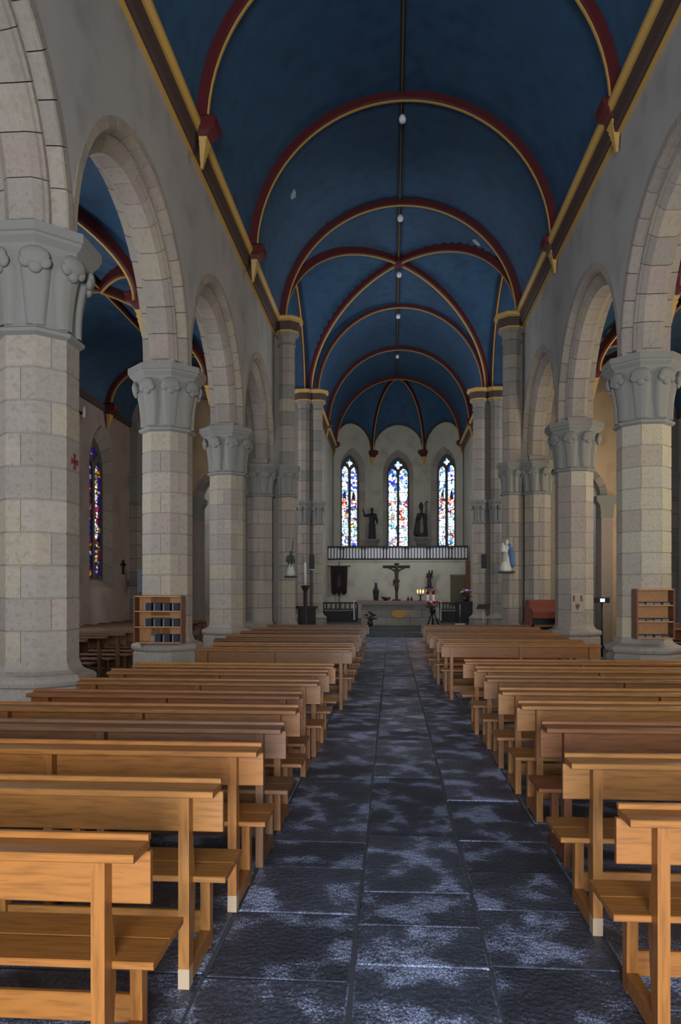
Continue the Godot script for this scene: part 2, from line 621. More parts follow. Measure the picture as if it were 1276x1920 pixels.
func leaf_mesh(h: float, y0: float, y1: float) -> ArrayMesh:
	var key := "leaf %.2f %.2f %.2f" % [h, y0, y1]
	if cache.has(key):
		return cache[key]
	var tb := TB.new()
	var R := h / cos(deg_to_rad(22.5))
	var s := h / 0.39
	var rows := []
	var high := y1 - y0
	var us := [-1.0, -0.86, -0.5, -0.14, 0.0, 0.14, 0.5, 0.86, 1.0]
	var lifts := [-0.06, 0.0, 0.028, 0.022, 0.03, 0.022, 0.028, 0.0, -0.06]
	for k in 12:
		var v := k / 11.0
		var flare := R * (0.99 + 0.27 * pow(v, 2.4))
		var half := s * (0.1 + 0.065 * v)
		if v > 0.72:
			half *= sqrt(maxf(0.015, 1.0 - pow((v - 0.72) / 0.28, 2.0)))
		var r := PackedVector3Array()
		for i in us.size():
			r.append(Vector3(flare + lifts[i] * s, y0 + high * v, half * us[i]))
		rows.append(r)
	tb.loft(rows, false, false)
	# the curled, three-lobed tip
	for c in [[0.0, 0.92, 0.05, 0.1, 0.15], [0.0, 0.8, 0.05, 0.085, 0.075], [-0.09, 0.845, 0.045, 0.07, 0.072], [0.09, 0.845, 0.045, 0.07, 0.072]]:
		tb.ball(Vector3(R * (0.99 + 0.27 * pow(c[1], 2.4)) + 0.03 * s, y0 + high * c[1], c[0] * s), Vector3(c[2], c[3], c[4]) * s, 12, 8)
	cache[key] = tb.mesh(true)
	return cache[key]


func capital(parent: Node3D, h: float, y0: float, y1: float, at: Vector3, leaves: Array) -> void:
	var e := y1 - y0
	var s := h / 0.39
	var c := put("capital", oct_loft([[h * 1.0, y0 - 0.03], [h + 0.05, y0], [h + 0.055, y0 + 0.035], [h + 0.01, y0 + 0.06], [h, y0 + 0.1 * e], [h * 1.03, y0 + 0.38 * e], [h * 1.12, y0 + 0.6 * e], [h * 1.3, y0 + 0.745 * e], [h + 0.115 * s, y0 + 0.75 * e], [h + 0.13 * s, y0 + 0.79 * e], [h + 0.14 * s, y0 + 0.82 * e], [h + 0.195 * s, y0 + 0.87 * e], [h + 0.2 * s, y0 + 0.9 * e], [h + 0.22 * s, y0 + 0.91 * e], [h + 0.22 * s, y1]]), M["carved"], parent, at)
	c.set_meta("label", "grey carved leaf capital")
	for i in leaves:
		put("leaf", leaf_mesh(h, y0 + 0.07 * e, y0 + 0.76 * e), M["carved"], c, Vector3.ZERO, -deg_to_rad(22.5 + 45.0 * i))


func column(x: float, d: float, label: String, tones := [0, 1, 2, 3, 4]) -> Node3D:
	var t := thing("column", label, "column", P(x, 0, d), "octagonal columns of the nave arcades")
	var base := put("base", oct_loft([[0.53, 0.0], [0.53, 0.6], [0.515, 0.62], [0.515, 0.64], [0.545, 0.66], [0.56, 0.7], [0.555, 0.74], [0.53, 0.765], [0.475, 0.785], [0.43, 0.81], [0.405, 0.85], [0.395, 0.9]]), M["stone1"], t)
	base.set_meta("label", "octagonal moulded stone base")
	put("core", oct_loft([[0.378, 0.85], [0.378, 4.4]]), M["mortar"], t)
	var n := 10
	var high := (4.33 - 0.88) / n
	var flip := x > 0
	for k in n:
		var cuts := [4, 10, 15] if k % 2 == 0 else [2, 7, 12]
		if flip:
			cuts = [3, 9, 14] if k % 2 == 0 else [5, 11, 17]
		for j in 3:
			var a: int = cuts[j]
			var b: int = cuts[(j + 1) % 3] + (16 if j == 2 else 0)
			put("block", shaft_block(a, b, 0.39, high), M["stone%d" % tones[rng.randi() % tones.size()]], t, Vector3(0, 0.88 + k * high, 0))
	capital(t, 0.39, 4.34, 5.4, Vector3.ZERO, range(8))
	return t


# wedge of an arch ring: profile (x across the wall, r) between two angles
func wedge(prof: PackedVector2Array, a0: float, a1: float, gap: float) -> ArrayMesh:
	var key := "%s %.4f %.4f" % [prof, a0, a1]
	if cache.has(key):
		return cache[key]
	var tb := TB.new()
	var rings := []
	for k in 3:
		var a := lerpf(a0 + gap, a1 - gap, k / 2.0)
		var r := PackedVector3Array()
		for p in prof:
			r.append(Vector3(p.x, p.y * sin(a), -p.y * cos(a)))
		rings.append(r)
	tb.loft(rings)
	cache[key] = tb.mesh()
	return cache[key]


func arcade(side: int, x: float) -> void:
	var w := setting("wall_left" if side < 0 else "wall_right", "pale plastered arcade wall above round stone arches")
	var tb := TB.new()
	var yc := 5.52
	var ro := 2.352
	var first := -6.2
	for k in 6:
		var d0 := -6.2 + BAY * k
		var us := []
		for i in 33:
			us.append(d0 + BAY * 0.5 - 2.35 * cos(PI * i / 32.0))
		var mid := d0 + BAY * 0.5
		wall_strip(tb, P(x - 0.38, 0, 0), Vector3(0, 0, -1), Vector3.RIGHT, 0.76, us, func(u): return yc + sqrt(maxf(0.0, ro * ro - (u - mid) * (u - mid))), func(_u): return 10.2)
	put("plaster_face", tb.mesh(), M["plaster"], w)
	var outer := PackedVector2Array([Vector2(-0.39, 2.36), Vector2(-0.39, 2.24), Vector2(-0.375, 2.215), Vector2(-0.27, 2.17), Vector2(0.27, 2.17), Vector2(0.375, 2.215), Vector2(0.39, 2.24), Vector2(0.39, 2.36)])
	var inner := PackedVector2Array([Vector2(-0.24, 2.19), Vector2(-0.24, 2.1), Vector2(-0.215, 2.075), Vector2(-0.2, 2.04), Vector2(-0.13, 1.97), Vector2(0.13, 1.97), Vector2(0.2, 2.04), Vector2(0.215, 2.075), Vector2(0.24, 2.1), Vector2(0.24, 2.19)])
	for k in range(1, 6):
		var at := P(x, yc, -6.2 + BAY * (k + 0.5))
		for j in 17:
			var o := put("voussoir", wedge(outer, PI * j / 17, PI * (j + 1) / 17, 0.0026), M["stone%d" % rng.randi_range(0, 4)], w, at)
			o.position.x += rng.randf_range(-0.004, 0.004)
		for j in 15:
			put("voussoir", wedge(inner, PI * j / 15, PI * (j + 1) / 15, 0.0026), M["stone%d" % rng.randi_range(0, 4)], w, at)
		for s in [-1, 1]:
			var st := TB.new()
			st.box(Vector3(-0.39, -0.125, s * 2.18 if s > 0 else -2.352), Vector3(0.39, -0.003, 2.352 if s > 0 else -2.18))
			st.box(Vector3(-0.22, -0.125, s * 1.98 if s > 0 else -2.18), Vector3(0.22, -0.003, 2.18 if s > 0 else -1.98))
			put("springer", st.mesh(), M["stone%d" % rng.randi_range(0, 4)], w, at)


# ---------------------------------------------------------------- vaults
func arc(c: Vector3, ux: Vector3, rx: float, ry: float, a0: float, a1: float, n: int) -> PackedVector3Array:
	var out := PackedVector3Array()
	for i in n + 1:
		var a := lerpf(a0, a1, float(i) / n)
		out.append(c + ux * rx * cos(a) + Vector3.UP * ry * sin(a))
	return out


func rib(parent: Node3D, pts: PackedVector3Array, side: Vector3, c: Vector3, wide := 1.0) -> void:
	var tb := TB.new()
	var b := 0.072 * wide
	tb.sweep(pts, side, c, PackedVector2Array([Vector2(-0.04, -b), Vector2(0.15 * wide, -b), Vector2(0.18 * wide, -b * 0.6), Vector2(0.18 * wide, b * 0.6), Vector2(0.15 * wide, b), Vector2(-0.04, b)]))
	var o := put("rib", tb.mesh(), M["red"], parent)
	var g := TB.new()
	g.sweep(pts, side, c, PackedVector2Array([Vector2(0.17 * wide, -b * 0.42), Vector2(0.205 * wide, -b * 0.36), Vector2(0.205 * wide, b * 0.36), Vector2(0.17 * wide, b * 0.42)]))
	put("gilt_edge", g.mesh(), M["gold"], o)


func rib_corbel(parent: Node3D, at: Vector3, inward: Vector3, s := 1.0) -> void:
	# red block with a stepped gilt drop below it
	var side := Vector3.UP.cross(inward)
	var tb := TB.new()
	var rings := []
	for lv in [[-0.12, 0.13, 0.1], [-0.02, 0.15, 0.2], [0.02, 0.2, 0.27], [0.16, 0.2, 0.3], [0.22, 0.13, 0.2]]:
		var r := PackedVector3Array()
		for q in [[-1, 0], [-1, 1], [1, 1], [1, 0]]:
			r.append(at + Vector3.UP * lv[0] * s + side * lv[1] * q[0] * s + inward * (lv[2] * q[1] - 0.06) * s)
		rings.append(r)
	tb.loft(rings)
	var o := put("rib_corbel", tb.mesh(), M["red"], parent)
	var g := TB.new()
	for k in 5:
		var hw := (0.13 - 0.024 * k) * s
		var dp := (0.13 - 0.02 * k) * s
		var y := (-0.12 - 0.085 * k) * s
		var r0 := PackedVector3Array()
		var r1 := PackedVector3Array()
		for q in [[-1, 0], [-1, 1], [1, 1], [1, 0]]:
			r0.append(at + Vector3.UP * (y - 0.085 * s) + side * hw * 0.72 * q[0] + inward * (dp * 0.7 * q[1] - 0.05))
			r1.append(at + Vector3.UP * y + side * hw * 1.08 * q[0] + inward * (dp * q[1] - 0.05))
		g.loft([r0, r1])
	put("gilt_drop", g.mesh(), M["gold"], o)


func cornice(parent: Node3D, a: Vector3, b: Vector3, inward: Vector3, s := 1.0, gilt := true) -> void:
	# a, b at springing height on the wall face
	var along := b - a
	var body := TB.new()
	body.prism(PackedVector2Array([Vector2(0, 0), Vector2(0, -0.42 * s), Vector2(0.1 * s, -0.42 * s), Vector2(0.13 * s, -0.36 * s), Vector2(0.16 * s, -0.12 * s), Vector2(0.16 * s, 0)]), a, inward, Vector3.UP, along)
	var o := put("cornice", body.mesh(), M["brown"], parent)
	if not gilt:
		return
	var g := TB.new()
	g.prism(PackedVector2Array([Vector2(0.1 * s, -0.11 * s), Vector2(0.2 * s, -0.12 * s), Vector2(0.25 * s, -0.05 * s), Vector2(0.25 * s, 0.02 * s), Vector2(0.1 * s, 0.02 * s)]), a, inward, Vector3.UP, along)
	g.prism(PackedVector2Array([Vector2(0.0, -0.428 * s), Vector2(0.07 * s, -0.428 * s), Vector2(0.07 * s, -0.415 * s), Vector2(0.0, -0.415 * s)]), a, inward, Vector3.UP, along)
	put("gilt_moulding", g.mesh(), M["gold"], o)


func barrel(tb: TB, f: Callable, us: Array, vs: Array, thick := 0.1) -> void:
	for k in 2:
		var up := Vector3.UP * (thick * k)
		for i in us.size() - 1:
			for j in vs.size() - 1:
				tb.quad(f.call(us[i], vs[j]) + up, f.call(us[i + 1], vs[j]) + up, f.call(us[i + 1], vs[j + 1]) + up, f.call(us[i], vs[j + 1]) + up)


func lin(a: float, b: float, n: int) -> Array:
	var out := []
	for i in n + 1:
		out.append(lerpf(a, b, float(i) / n))
	return out


func high_vaults() -> void:
	var c := setting("ceiling", "blue painted boarded vault with red and gold ribs")
	var R := 3.56
	var tb := TB.new()
	barrel(tb, func(a, d): return P(CX - R * cos(a), YS + R * sin(a), d), lin(0, PI, 40), [-6.2, 22.0])
	put("nave_boarding", tb.mesh(true), M["blue"], c)
	for k in 7:
		var d := -6.2 + BAY * k
		if k > 0:
			rib(c, arc(P(CX, YS, d), Vector3.RIGHT, R, R, 0, PI, 44), Vector3.FORWARD, P(CX, YS, d))
			if k < 6:
				rib_corbel(c, P(CX - R + 0.12, YS - 0.12, d), Vector3.RIGHT, 1.1)
				rib_corbel(c, P(CX + R - 0.12, YS - 0.12, d), Vector3.LEFT, 1.1)
	cornice(c, P(XL + 0.38, YS - 0.02, -6.2), P(XL + 0.38, YS - 0.02, 21.75), Vector3.RIGHT)
	cornice(c, P(XR - 0.38, YS - 0.02, -6.2), P(XR - 0.38, YS - 0.02, 21.75), Vector3.LEFT)
	# ridge batten from the west end to the apse
	var rb := TB.new()
	rb.box(P(CX - 0.055, YS + R - 0.06, -6.2), P(CX + 0.055, YS + R, 40.1))
	var ridge := put("ridge_batten", rb.mesh(), M["dark_line"], c)
	var rg := TB.new()
	rg.box(P(CX - 0.014, YS + R - 0.075, -6.2), P(CX + 0.014, YS + R - 0.06, 40.1))
	put("lower_bead", rg.mesh(), M["old_gold"], ridge)
	# flaked paint on the boarding
	for f in [[2.456, 19.10, 0.07, 0.22], [0.852, 23.02, 0.1, 0.16], [2.217, 21.88, 0.02, 0.2]]:
		var p := TB.new()
		var pts := PackedVector3Array()
		for i in 14:
			var q := TAU * i / 14.0
			var rr := rng.randf_range(0.6, 1.1)
			var a: float = f[0] + sin(q) * f[2] * rr / R * 1.6
			pts.append(P(CX + (R - 0.006) * cos(a), YS + (R - 0.006) * sin(a), f[1] + cos(q) * f[3] * rr))
		for i in range(1, 13):
			p.tri(pts[0], pts[i], pts[i + 1])
		put("flaked_patch", p.mesh(), M["flake"] if f[2] > 0.05 else M["dark_line"], c)
	# crossing: nave barrel meets the transept barrel
	var DC := 25.95
	var RT := 3.9
	var z1 := func(x: float) -> float: return sqrt(maxf(0.0, 1.0 - pow((x - CX) / R, 2.0))) * R
	var z2 := func(d: float) -> float: return sqrt(maxf(0.0, 1.0 - pow((d - DC) / RT, 2.0))) * R
	var cs := lin(PI, 0, 40).map(func(a): return CX + R * cos(a))
	var ds := lin(PI, 0, 40).map(func(a): return DC + RT * cos(a))
	tb = TB.new()
	barrel(tb, func(x, d): return P(x, YS + maxf(z1.call(x), z2.call(d)), d), cs, ds)
	put("crossing_boarding", tb.mesh(), M["blue"], c)
	for s in [-1.0, 1.0]:
		tb = TB.new()
		barrel(tb, func(x, d): return P(x, YS + z2.call(d), d), [CX + s * R, CX + s * 9.5], ds)
		put("transept_boarding", tb.mesh(true), M["blue"], c)
		rib(c, arc(P(CX + s * (R + 0.15), YS, DC), Vector3.FORWARD, RT, R, 0, PI, 36), Vector3.RIGHT, P(CX + s * R, YS, DC), 0.8)
		rib(c, arc(P(CX + s * (R + 3.5), YS, DC), Vector3.FORWARD, RT, R, 0, PI, 36), Vector3.RIGHT, P(CX + s * R, YS, DC), 0.8)
		# diagonal ribs over the crossing
		var ux := Vector3(R, 0, -RT * s)
		rib(c, arc(P(CX, YS - 0.02, DC), ux.normalized(), ux.length(), R, 0, PI, 44), ux.cross(Vector3.UP).normalized(), P(CX, YS, DC))
	var boss := TB.new()
	boss.lathe(PackedVector2Array([Vector2(0.02, -0.3), Vector2(0.16, -0.26), Vector2(0.22, -0.18), Vector2(0.22, 0.0)]), P(CX, YS + R, DC), 14)
	put("boss", boss.mesh(), M["red"], c)
	# chancel
	var RC := 3.45
	var CC := 0.3
	var top := YS + R
	tb = TB.new()
	barrel(tb, func(a, d): return P(CC - RC * cos(a), YS - 0.1 + (R + 0.1) * sin(a), d), lin(0, PI, 40), [29.85, 40.15])
	put("chancel_boarding", tb.mesh(true), M["blue"], c)
	var cr := TB.new()
	var in_arc := arc(P(CC, YS - 0.1, 29.86), Vector3.RIGHT, RC - 0.06, R + 0.04, 0, PI, 44)
	var out_arc := arc(P(CC, YS - 0.1, 29.86), Vector3.RIGHT, RC + 0.6, R + 0.6, 0, PI, 44)
	cr.loft([in_arc, out_arc], false, false)
	put("arch_board", cr.mesh(), M["blue"], c)
	for d in [29.95, 35.2, 40.1]:
		rib(c, arc(P(CC, YS - 0.1, d), Vector3.RIGHT, RC, R + 0.1, 0, PI, 44), Vector3.FORWARD, P(CC, YS, d), 1.0)
		if d > 30.0:
			rib_corbel(c, P(CC - RC + 0.1, YS - 0.15, d), Vector3.RIGHT)
			rib_corbel(c, P(CC + RC - 0.1, YS - 0.15, d), Vector3.LEFT)
	cornice(c, P(CC - RC - 0.05, YS - 0.1, 30.6), P(CC - RC - 0.05, YS - 0.1, 40.15), Vector3.RIGHT)
	cornice(c, P(CC + RC + 0.05, YS - 0.1, 30.6), P(CC + RC + 0.05, YS - 0.1, 40.15), Vector3.LEFT)
	apse(c, Vector3(CC, top, -40.15), CC, RC)
	# lamps along the ridge
	for spot in [[17.7, "at the rib above the plaque column"], [22.4, "at the rib between the crossing piers"], [26.4, "below the boss of the crossing"], [30.4, "below the chancel arch rib"], [35.6, "at the rib before the apse"]]:
		var d: float = spot[0]
		var t := thing("ridge_spotlight", "small white spotlight under the vault ridge, " + spot[1], "lamp", P(CX + 0.02, top - 0.36, d), "white spotlights along the vault ridge")
		var a := TB.new()
		a.lathe(PackedVector2Array([Vector2(0.02, -0.09), Vector2(0.07, -0.08), Vector2(0.09, 0.0), Vector2(0.06, 0.08), Vector2(0.02, 0.1)]), Vector3.ZERO, 12)
		put("housing", a.mesh(true), M["white"], t)
		var b := TB.new()
		b.tube(Vector3(0, 0.09, 0), Vector3(0, 0.3, 0), 0.015, 0.015)
		put("stem", b.mesh(), M["iron"], t)


func apse(c: Node3D, top: Vector3, CC: float, RC: float) -> void:
	var K := [Vector2(-3.15, 40.15), Vector2(-1.13, 41.8), Vector2(1.78, 41.8), Vector2(3.75, 40.15)]
	var y0 := 9.35
	var ribs := []
	for k in 4:
		var foot := P(K[k].x, y0 if k in [1, 2] else YS - 0.1, K[k].y)
		var pts := PackedVector3Array()
		for i in 25:
			var a := PI / 2 * i / 24.0
			var q := foot.lerp(top, 1.0 - cos(a))
			q.y = foot.y + (top.y - foot.y) * sin(a)
			pts.append(q)
		ribs.append(pts)
	var names := ["wall_apse_north", "wall_apse_east", "wall_apse_south"]
	for k in 3:
		var a := P(K[k].x, 0, K[k].y)
		var b := P(K[k + 1].x, 0, K[k + 1].y)
		var du0 := (b - a).normalized()
		var dn := Vector3.UP.cross(du0)
		if dn.dot(a + b - 2.0 * Vector3(CC, 0, -39.0)) < 0.0:
			dn = -dn
		var du := Vector3.UP.cross(dn)
		var o := a if du.dot(b - a) > 0 else b
		var long := (b - a).length()
		var peak := 10.95
		var lo_a: float = (ribs[k] as PackedVector3Array)[0].y
		var lo_b: float = (ribs[k + 1] as PackedVector3Array)[0].y
		var lun := func(t: float) -> float: return lerpf(lo_a, lo_b, t) + (peak - maxf(lo_a, lo_b)) * pow(maxf(0.0, 1.0 - pow(2.0 * t - 1.0, 2.0)), 0.5)
		var fwd := o.is_equal_approx(a)
		var w := setting(names[k], "white plastered apse wall under a blue vault cell")
		var mid := long * 0.5
		if k == 0:
			mid = long * 0.5 + (0.02 if not fwd else -0.02)
		var hw := 0.6
		var sp := 0.25
		var tb := TB.new()
		pierced_wall(tb, o, du, dn, 0.6, 0.0, long, 0.0, func(u): return lun.call(u / long if fwd else 1.0 - u / long) + 0.03, [[mid, hw + sp - 0.01, 3.35, 8.25, 9.53]])
		put("plaster_face", tb.mesh(), M["plaster_warm"], w)
		window("window_%d" % (k + 1), ["pale stained glass lancet window beside the standing apostle statue", "tall pale stained glass window in the middle of the apse", "pale stained glass lancet window beside the mitred bishop statue"][k], o + du * mid, du, dn, hw, 3.6, 8.25, 9.16, sp, 0.3, "glass_apse%d" % k, 9, true)
		# vault cell: Coons patch between two ribs, the lunette and the crown
		var A: PackedVector3Array = ribs[k]
		var B: PackedVector3Array = ribs[k + 1]
		var N := 24
		var us := range(17)
		var edge := PackedVector3Array()
		for i in us:
			var t: float = i / 16.0
			var p := A[0].lerp(B[0], t)
			p.y = lun.call(t)
			edge.append(p)
		var f := func(i: int, j: int) -> Vector3:
			var u := i / 16.0
			var v := j / float(N)
			var s1: Vector3 = A[j].lerp(B[j], u)
			var s2: Vector3 = edge[i].lerp(top, v)
			var s3: Vector3 = A[0].lerp(B[0], u).lerp(top, v)
			return s1 + s2 - s3
		tb = TB.new()
		for i in 16:
			for j in N:
				tb.quad(f.call(i, j), f.call(i + 1, j), f.call(i + 1, j + 1), f.call(i, j + 1))
		put("apse_boarding", tb.mesh(true), M["blue"], c)
		var wr := TB.new()
		wr.sweep(edge, dn, (A[0] + B[0]) / 2, PackedVector2Array([Vector2(-0.03, -0.1), Vector2(0.05, -0.1), Vector2(0.05, 0.02), Vector2(-0.03, 0.02)]))
		put("wall_rib", wr.mesh(), M["brown"], c)
	for k in [1, 2]:
		var inn := Vector3(CC, 0, -39.5) - P(K[k].x, 0, K[k].y)
		inn = inn.normalized()
		rib(c, ribs[k], inn.cross(Vector3.UP), Vector3(CC, 9.0, -39.0), 0.8)
		rib_corbel(c, P(K[k].x, y0 - 0.1, K[k].y) + inn * 0.05, inn, 1.15)


func aisle(side: int) -> void:
	var s := float(side)
	var xw := XL if side < 0 else XR
	var x0 := xw + s * 0.38
	var x1 := -7.7 if side < 0 else 7.97
	var xm := (x0 + x1) / 2
	var hx := absf(x1 - x0) / 2
	var c := setting("ceiling_aisle_north" if side < 0 else "ceiling_aisle_south", "blue groined aisle vault with red ribs")
	var ys := 6.62
	var rise := 1.32
	for k in range(1, 6):
		var d0 := -6.2 + BAY * k
		var dm := d0 + BAY / 2
		var z1 := func(x: float) -> float: return rise * sqrt(maxf(0.0, 1.0 - pow((x - xm) / hx, 2.0)))
		var z2 := func(x: float, d: float) -> float: return rise * sqrt(maxf(0.0, 1.0 - pow((d - dm) / (BAY / 2), 2.0))) if (x - xm) * s < 0 else 0.0
		var tb := TB.new()
		var xs := lin(PI, 0, 24).map(func(a): return xm + hx * cos(a))
		var ds := lin(PI, 0, 24).map(func(a): return dm + BAY / 2 * cos(a))
		barrel(tb, func(x, d): return P(x, ys + maxf(z1.call(x), z2.call(x, d)), d), xs, ds)
		put("boarding", tb.mesh(), M["blue"], c)
		var star := P(xm, ys + rise, dm)
		for e in [-1.0, 1.0]:
			# groin ribs from the crown to the corbels above the columns
			var pts := PackedVector3Array()
			for i in 17:
				var a := PI / 2 * i / 16.0
				pts.append(P(xm - s * (hx - 0.05) * sin(a), ys + rise * cos(a) - 0.02, dm + e * (BAY / 2 - 0.1) * sin(a)))
			rib(c, pts, (pts[0] - pts[16]).cross(Vector3.UP).normalized(), P(xm, 5.0, dm), 0.8)
		var out := PackedVector3Array()
		for i in 17:
			var a := PI / 2 * i / 16.0
			out.append(P(xm + s * hx * sin(a), ys + rise * cos(a), dm))
		rib(c, out, Vector3.FORWARD, P(xm, 5.0, dm), 0.8)
		rib_corbel(c, P(x1 - s * 0.1, ys - 0.12, dm), Vector3(-s, 0, 0), 0.9)
		rib_corbel(c, P(x0 + s * 0.08, ys - 0.05, d0), Vector3(s, 0, 0), 1.0)
		var rg := PackedVector3Array([star + Vector3(0, 0, BAY / 2), star, star - Vector3(0, 0, BAY / 2)])
		rib(c, rg, Vector3.RIGHT, star - Vector3(0, 3, 0), 0.6)
	cornice(c, P(x1, ys, -1.5), P(x1, ys, 22.0), Vector3(-s, 0, 0), 0.4, false)
	# outer wall with its windows
	var w := setting("wall_aisle_north" if side < 0 else "wall_aisle_south", "rose plastered aisle wall")
	var dn := Vector3(s, 0, 0)
	var du := Vector3.UP.cross(dn)
	var o := P(x1, 0, 0)
	var tb := TB.new()
	var holes := []
	var spots := []
	for k in range(1, 6):
		var d := -6.2 + BAY * (k + 0.5) - (0.3 if k == 5 else 0.0)
		var u := (P(x1, 0, d) - o).dot(du)
		holes.append([u, 0.8, 1.75, 4.85, 6.05])
		spots.append([u, d])
	var ua := (P(x1, 0, -6.2) - o).dot(du)
	var ub := (P(x1, 0, 22.0) - o).dot(du)
	pierced_wall(tb, o, du, dn, 0.7, minf(ua, ub), maxf(ua, ub), 0.0, func(_u): return ys + 0.2, holes)
	put("plaster_face", tb.mesh(), M["plaster_rose"] if side < 0 else M["plaster"], w)
	for i in spots.size():
		var lab: String = ["deep blue stained glass aisle window", "deep blue stained glass window by the cross"][0]
		if side < 0 and i == 4:
			lab = "deep blue stained glass aisle window beside a black wall cross"
		elif side < 0 and i == 3:
			lab = "deep blue stained glass aisle window behind the column with a red cross"
		else:
			lab = "stained glass aisle window on the %s side, %s from the west wall" % ["north" if side < 0 else "south", ORD[i]]
		window("window_%d" % (4 + i + (5 if side > 0 else 0)), lab, o + du * spots[i][0], du, dn, 0.6, 1.95, 4.85, 5.72, 0.21, 0.23, "glass_aisle%d" % (i % 2), 7, side < 0 and i >= 3, 0.05)
	# respond in the far corner, with a small capital
	var r := thing("respond_pier", "stone respond pier in the corner beside the %s" % ("white column loudspeaker" if side < 0 else "far end of the south aisle wall"), "pier", P(x1 - s * 0.12, 0, 21.75))
	r.set_meta("kind", "structure")
	put("base", oct_loft([[0.36, 0.0], [0.36, 0.5], [0.3, 0.6]]), M["stone5"], r)
	for k in 9:
		put("block", shaft_block(0, 16, 0.27, 0.4), M["stone%d" % rng.randi_range(3, 5)], r, Vector3(0, 0.6 + 0.4 * k, 0))
	capital(r, 0.27, 4.2, 4.95, Vector3.ZERO, [])
	put("upper_shaft", oct_loft([[0.26, 4.95], [0.26, 6.6]]), M["stone5"], r)
	# end wall with a round doorway to the transept
	var e := setting("wall_aisle_end_north" if side < 0 else "wall_aisle_end_south", "ochre plastered wall closing the aisle, with a round-headed archway")
	tb = TB.new()
	var hx0 := xw + s * 1.15
	var n2 := Vector3(0, 0, -1)
	var d2 := Vector3.UP.cross(n2)
	var o2 := P(0, 0, 22.0)
	var um := (P(hx0, 0, 22) - o2).dot(d2)
	var u0 := (P(xw + s * 0.3, 0, 22) - o2).dot(d2)
	var u1 := (P(x1 + s * 0.6, 0, 22) - o2).dot(d2)
	pierced_wall(tb, o2, d2, n2, 0.5, minf(u0, u1), maxf(u0, u1), 0.0, func(_u): return 9.0, [[um, 0.72, 0.0, 4.4, 5.12]])
	put("plaster_face", tb.mesh(), M["plaster_ochre"], e)
	var prof := PackedVector2Array([Vector2(-0.3, 0.9), Vector2(-0.3, 0.7), Vector2(0.04, 0.7), Vector2(0.04, 0.9)])
	for j in 9:
		var vs := put("voussoir", wedge(prof, PI * j / 9, PI * (j + 1) / 9, 0.006), M["stone%d" % rng.randi_range(2, 5)], e, P(hx0, 4.4, 22.0))
		vs.rotation.y = -PI / 2
	var jb := TB.new()
	var jx := hx0 + s * 0.86
	jb.box(P(minf(jx - 0.16, jx + 0.16), 0, 22.3), P(maxf(jx - 0.16, jx + 0.16), 4.0, 21.85))
	put("jamb", jb.mesh(), M["stone4"], e)
	var ib := TB.new()
	ib.loft([[0.17, 3.75], [0.19, 3.8], [0.17, 3.84], [0.2, 4.1], [0.27, 4.2], [0.3, 4.24], [0.3, 4.38]].map(func(q): return PackedVector3Array([P(jx - q[0], q[1], 21.9 - q[0] * 0.4), P(jx + q[0], q[1], 21.9 - q[0] * 0.4), P(jx + q[0], q[1], 22.2), P(jx - q[0], q[1], 22.2)])))
	put("impost", ib.mesh(), M["carved"], e)
	# stone wall arch where the vault meets the end wall
	var wa := TB.new()
	wa.sweep(arc(P(xm, ys - 0.25, 21.95), Vector3.RIGHT, hx - 0.1, rise, 0, PI, 24), Vector3.FORWARD, P(xm, 4, 21.95), PackedVector2Array([Vector2(-0.3, -0.3), Vector2(0.28, -0.3), Vector2(0.28, 0.12), Vector2(-0.3, 0.12)]))
	put("wall_arch", wa.mesh(), M["stone4"], e)


# clustered pier: nave shafts that rise to the vault
func pier(label: String, shafts: Array, core: Array, y_cap: float, y_top: float) -> void:
	var t := thing("crossing_pier", label, "pier", P(core[0], 0, core[1]))
	t.set_meta("kind", "structure")
	var tb := TB.new()
	tb.box(Vector3(-core[2], 0.0, -core[3]), Vector3(core[2], y_top + 0.6, core[3]))
	put("core", tb.mesh(), M["stone3"], t)
	for sh in shafts:
		var at := Vector3(sh[0] - core[0], 0, -(sh[1] - core[1]))
		var h: float = sh[2]
		put("base", oct_loft([[h + 0.14, 0.0], [h + 0.14, 0.5], [h + 0.12, 0.52], [h + 0.15, 0.56], [h + 0.14, 0.62], [h + 0.04, 0.7], [h, 0.78]]), M["stone1"], t, at)
		var n := 9
		var e := (y_cap - 0.9 - 0.75) / n
		for k in n:
			var cut := 4 if k % 2 else 6
			put("block", shaft_block(cut, cut + 8, h, e), M["stone%d" % rng.randi_range(0, 4)], t, at + Vector3(0, 0.75 + e * k, 0))
			put("block", shaft_block(cut + 8, cut + 16, h, e), M["stone%d" % rng.randi_range(0, 4)], t, at + Vector3(0, 0.75 + e * k, 0))
		capital(t, h, y_cap - 0.9, y_cap, at, range(8))
		if sh[3]:
			var m := 9
			var f := (y_top - 0.32 - y_cap) / m
			for k in m:
				put("block", shaft_block(0, 16, h * 0.92, f), M["stone%d" % rng.randi_range(1, 5)], t, at + Vector3(0, y_cap + f * k, 0))
			put("upper_capital", oct_loft([[h * 0.92, y_top - 0.34], [h + 0.03, y_top - 0.32], [h * 0.95, y_top - 0.28], [h, y_top - 0.1], [h + 0.08, y_top - 0.04], [h + 0.09, y_top]]), M["stone3"], t, at)
			put("cornice_block", oct_loft([[h + 0.06, y_top], [h + 0.06, y_top + 0.05], [h + 0.1, y_top + 0.07], [h + 0.14, y_top + 0.3]]), M["brown"], t, at)
			put("gilt_moulding", oct_loft([[h + 0.14, y_top + 0.3], [h + 0.2, y_top + 0.34], [h + 0.22, y_top + 0.4], [h + 0.22, y_top + 0.43]]), M["gold"], t, at)
			put("gilt_band", oct_loft([[h + 0.105, y_top + 0.005], [h + 0.11, y_top + 0.05], [h + 0.09, y_top + 0.07]]), M["gold"], t, at)


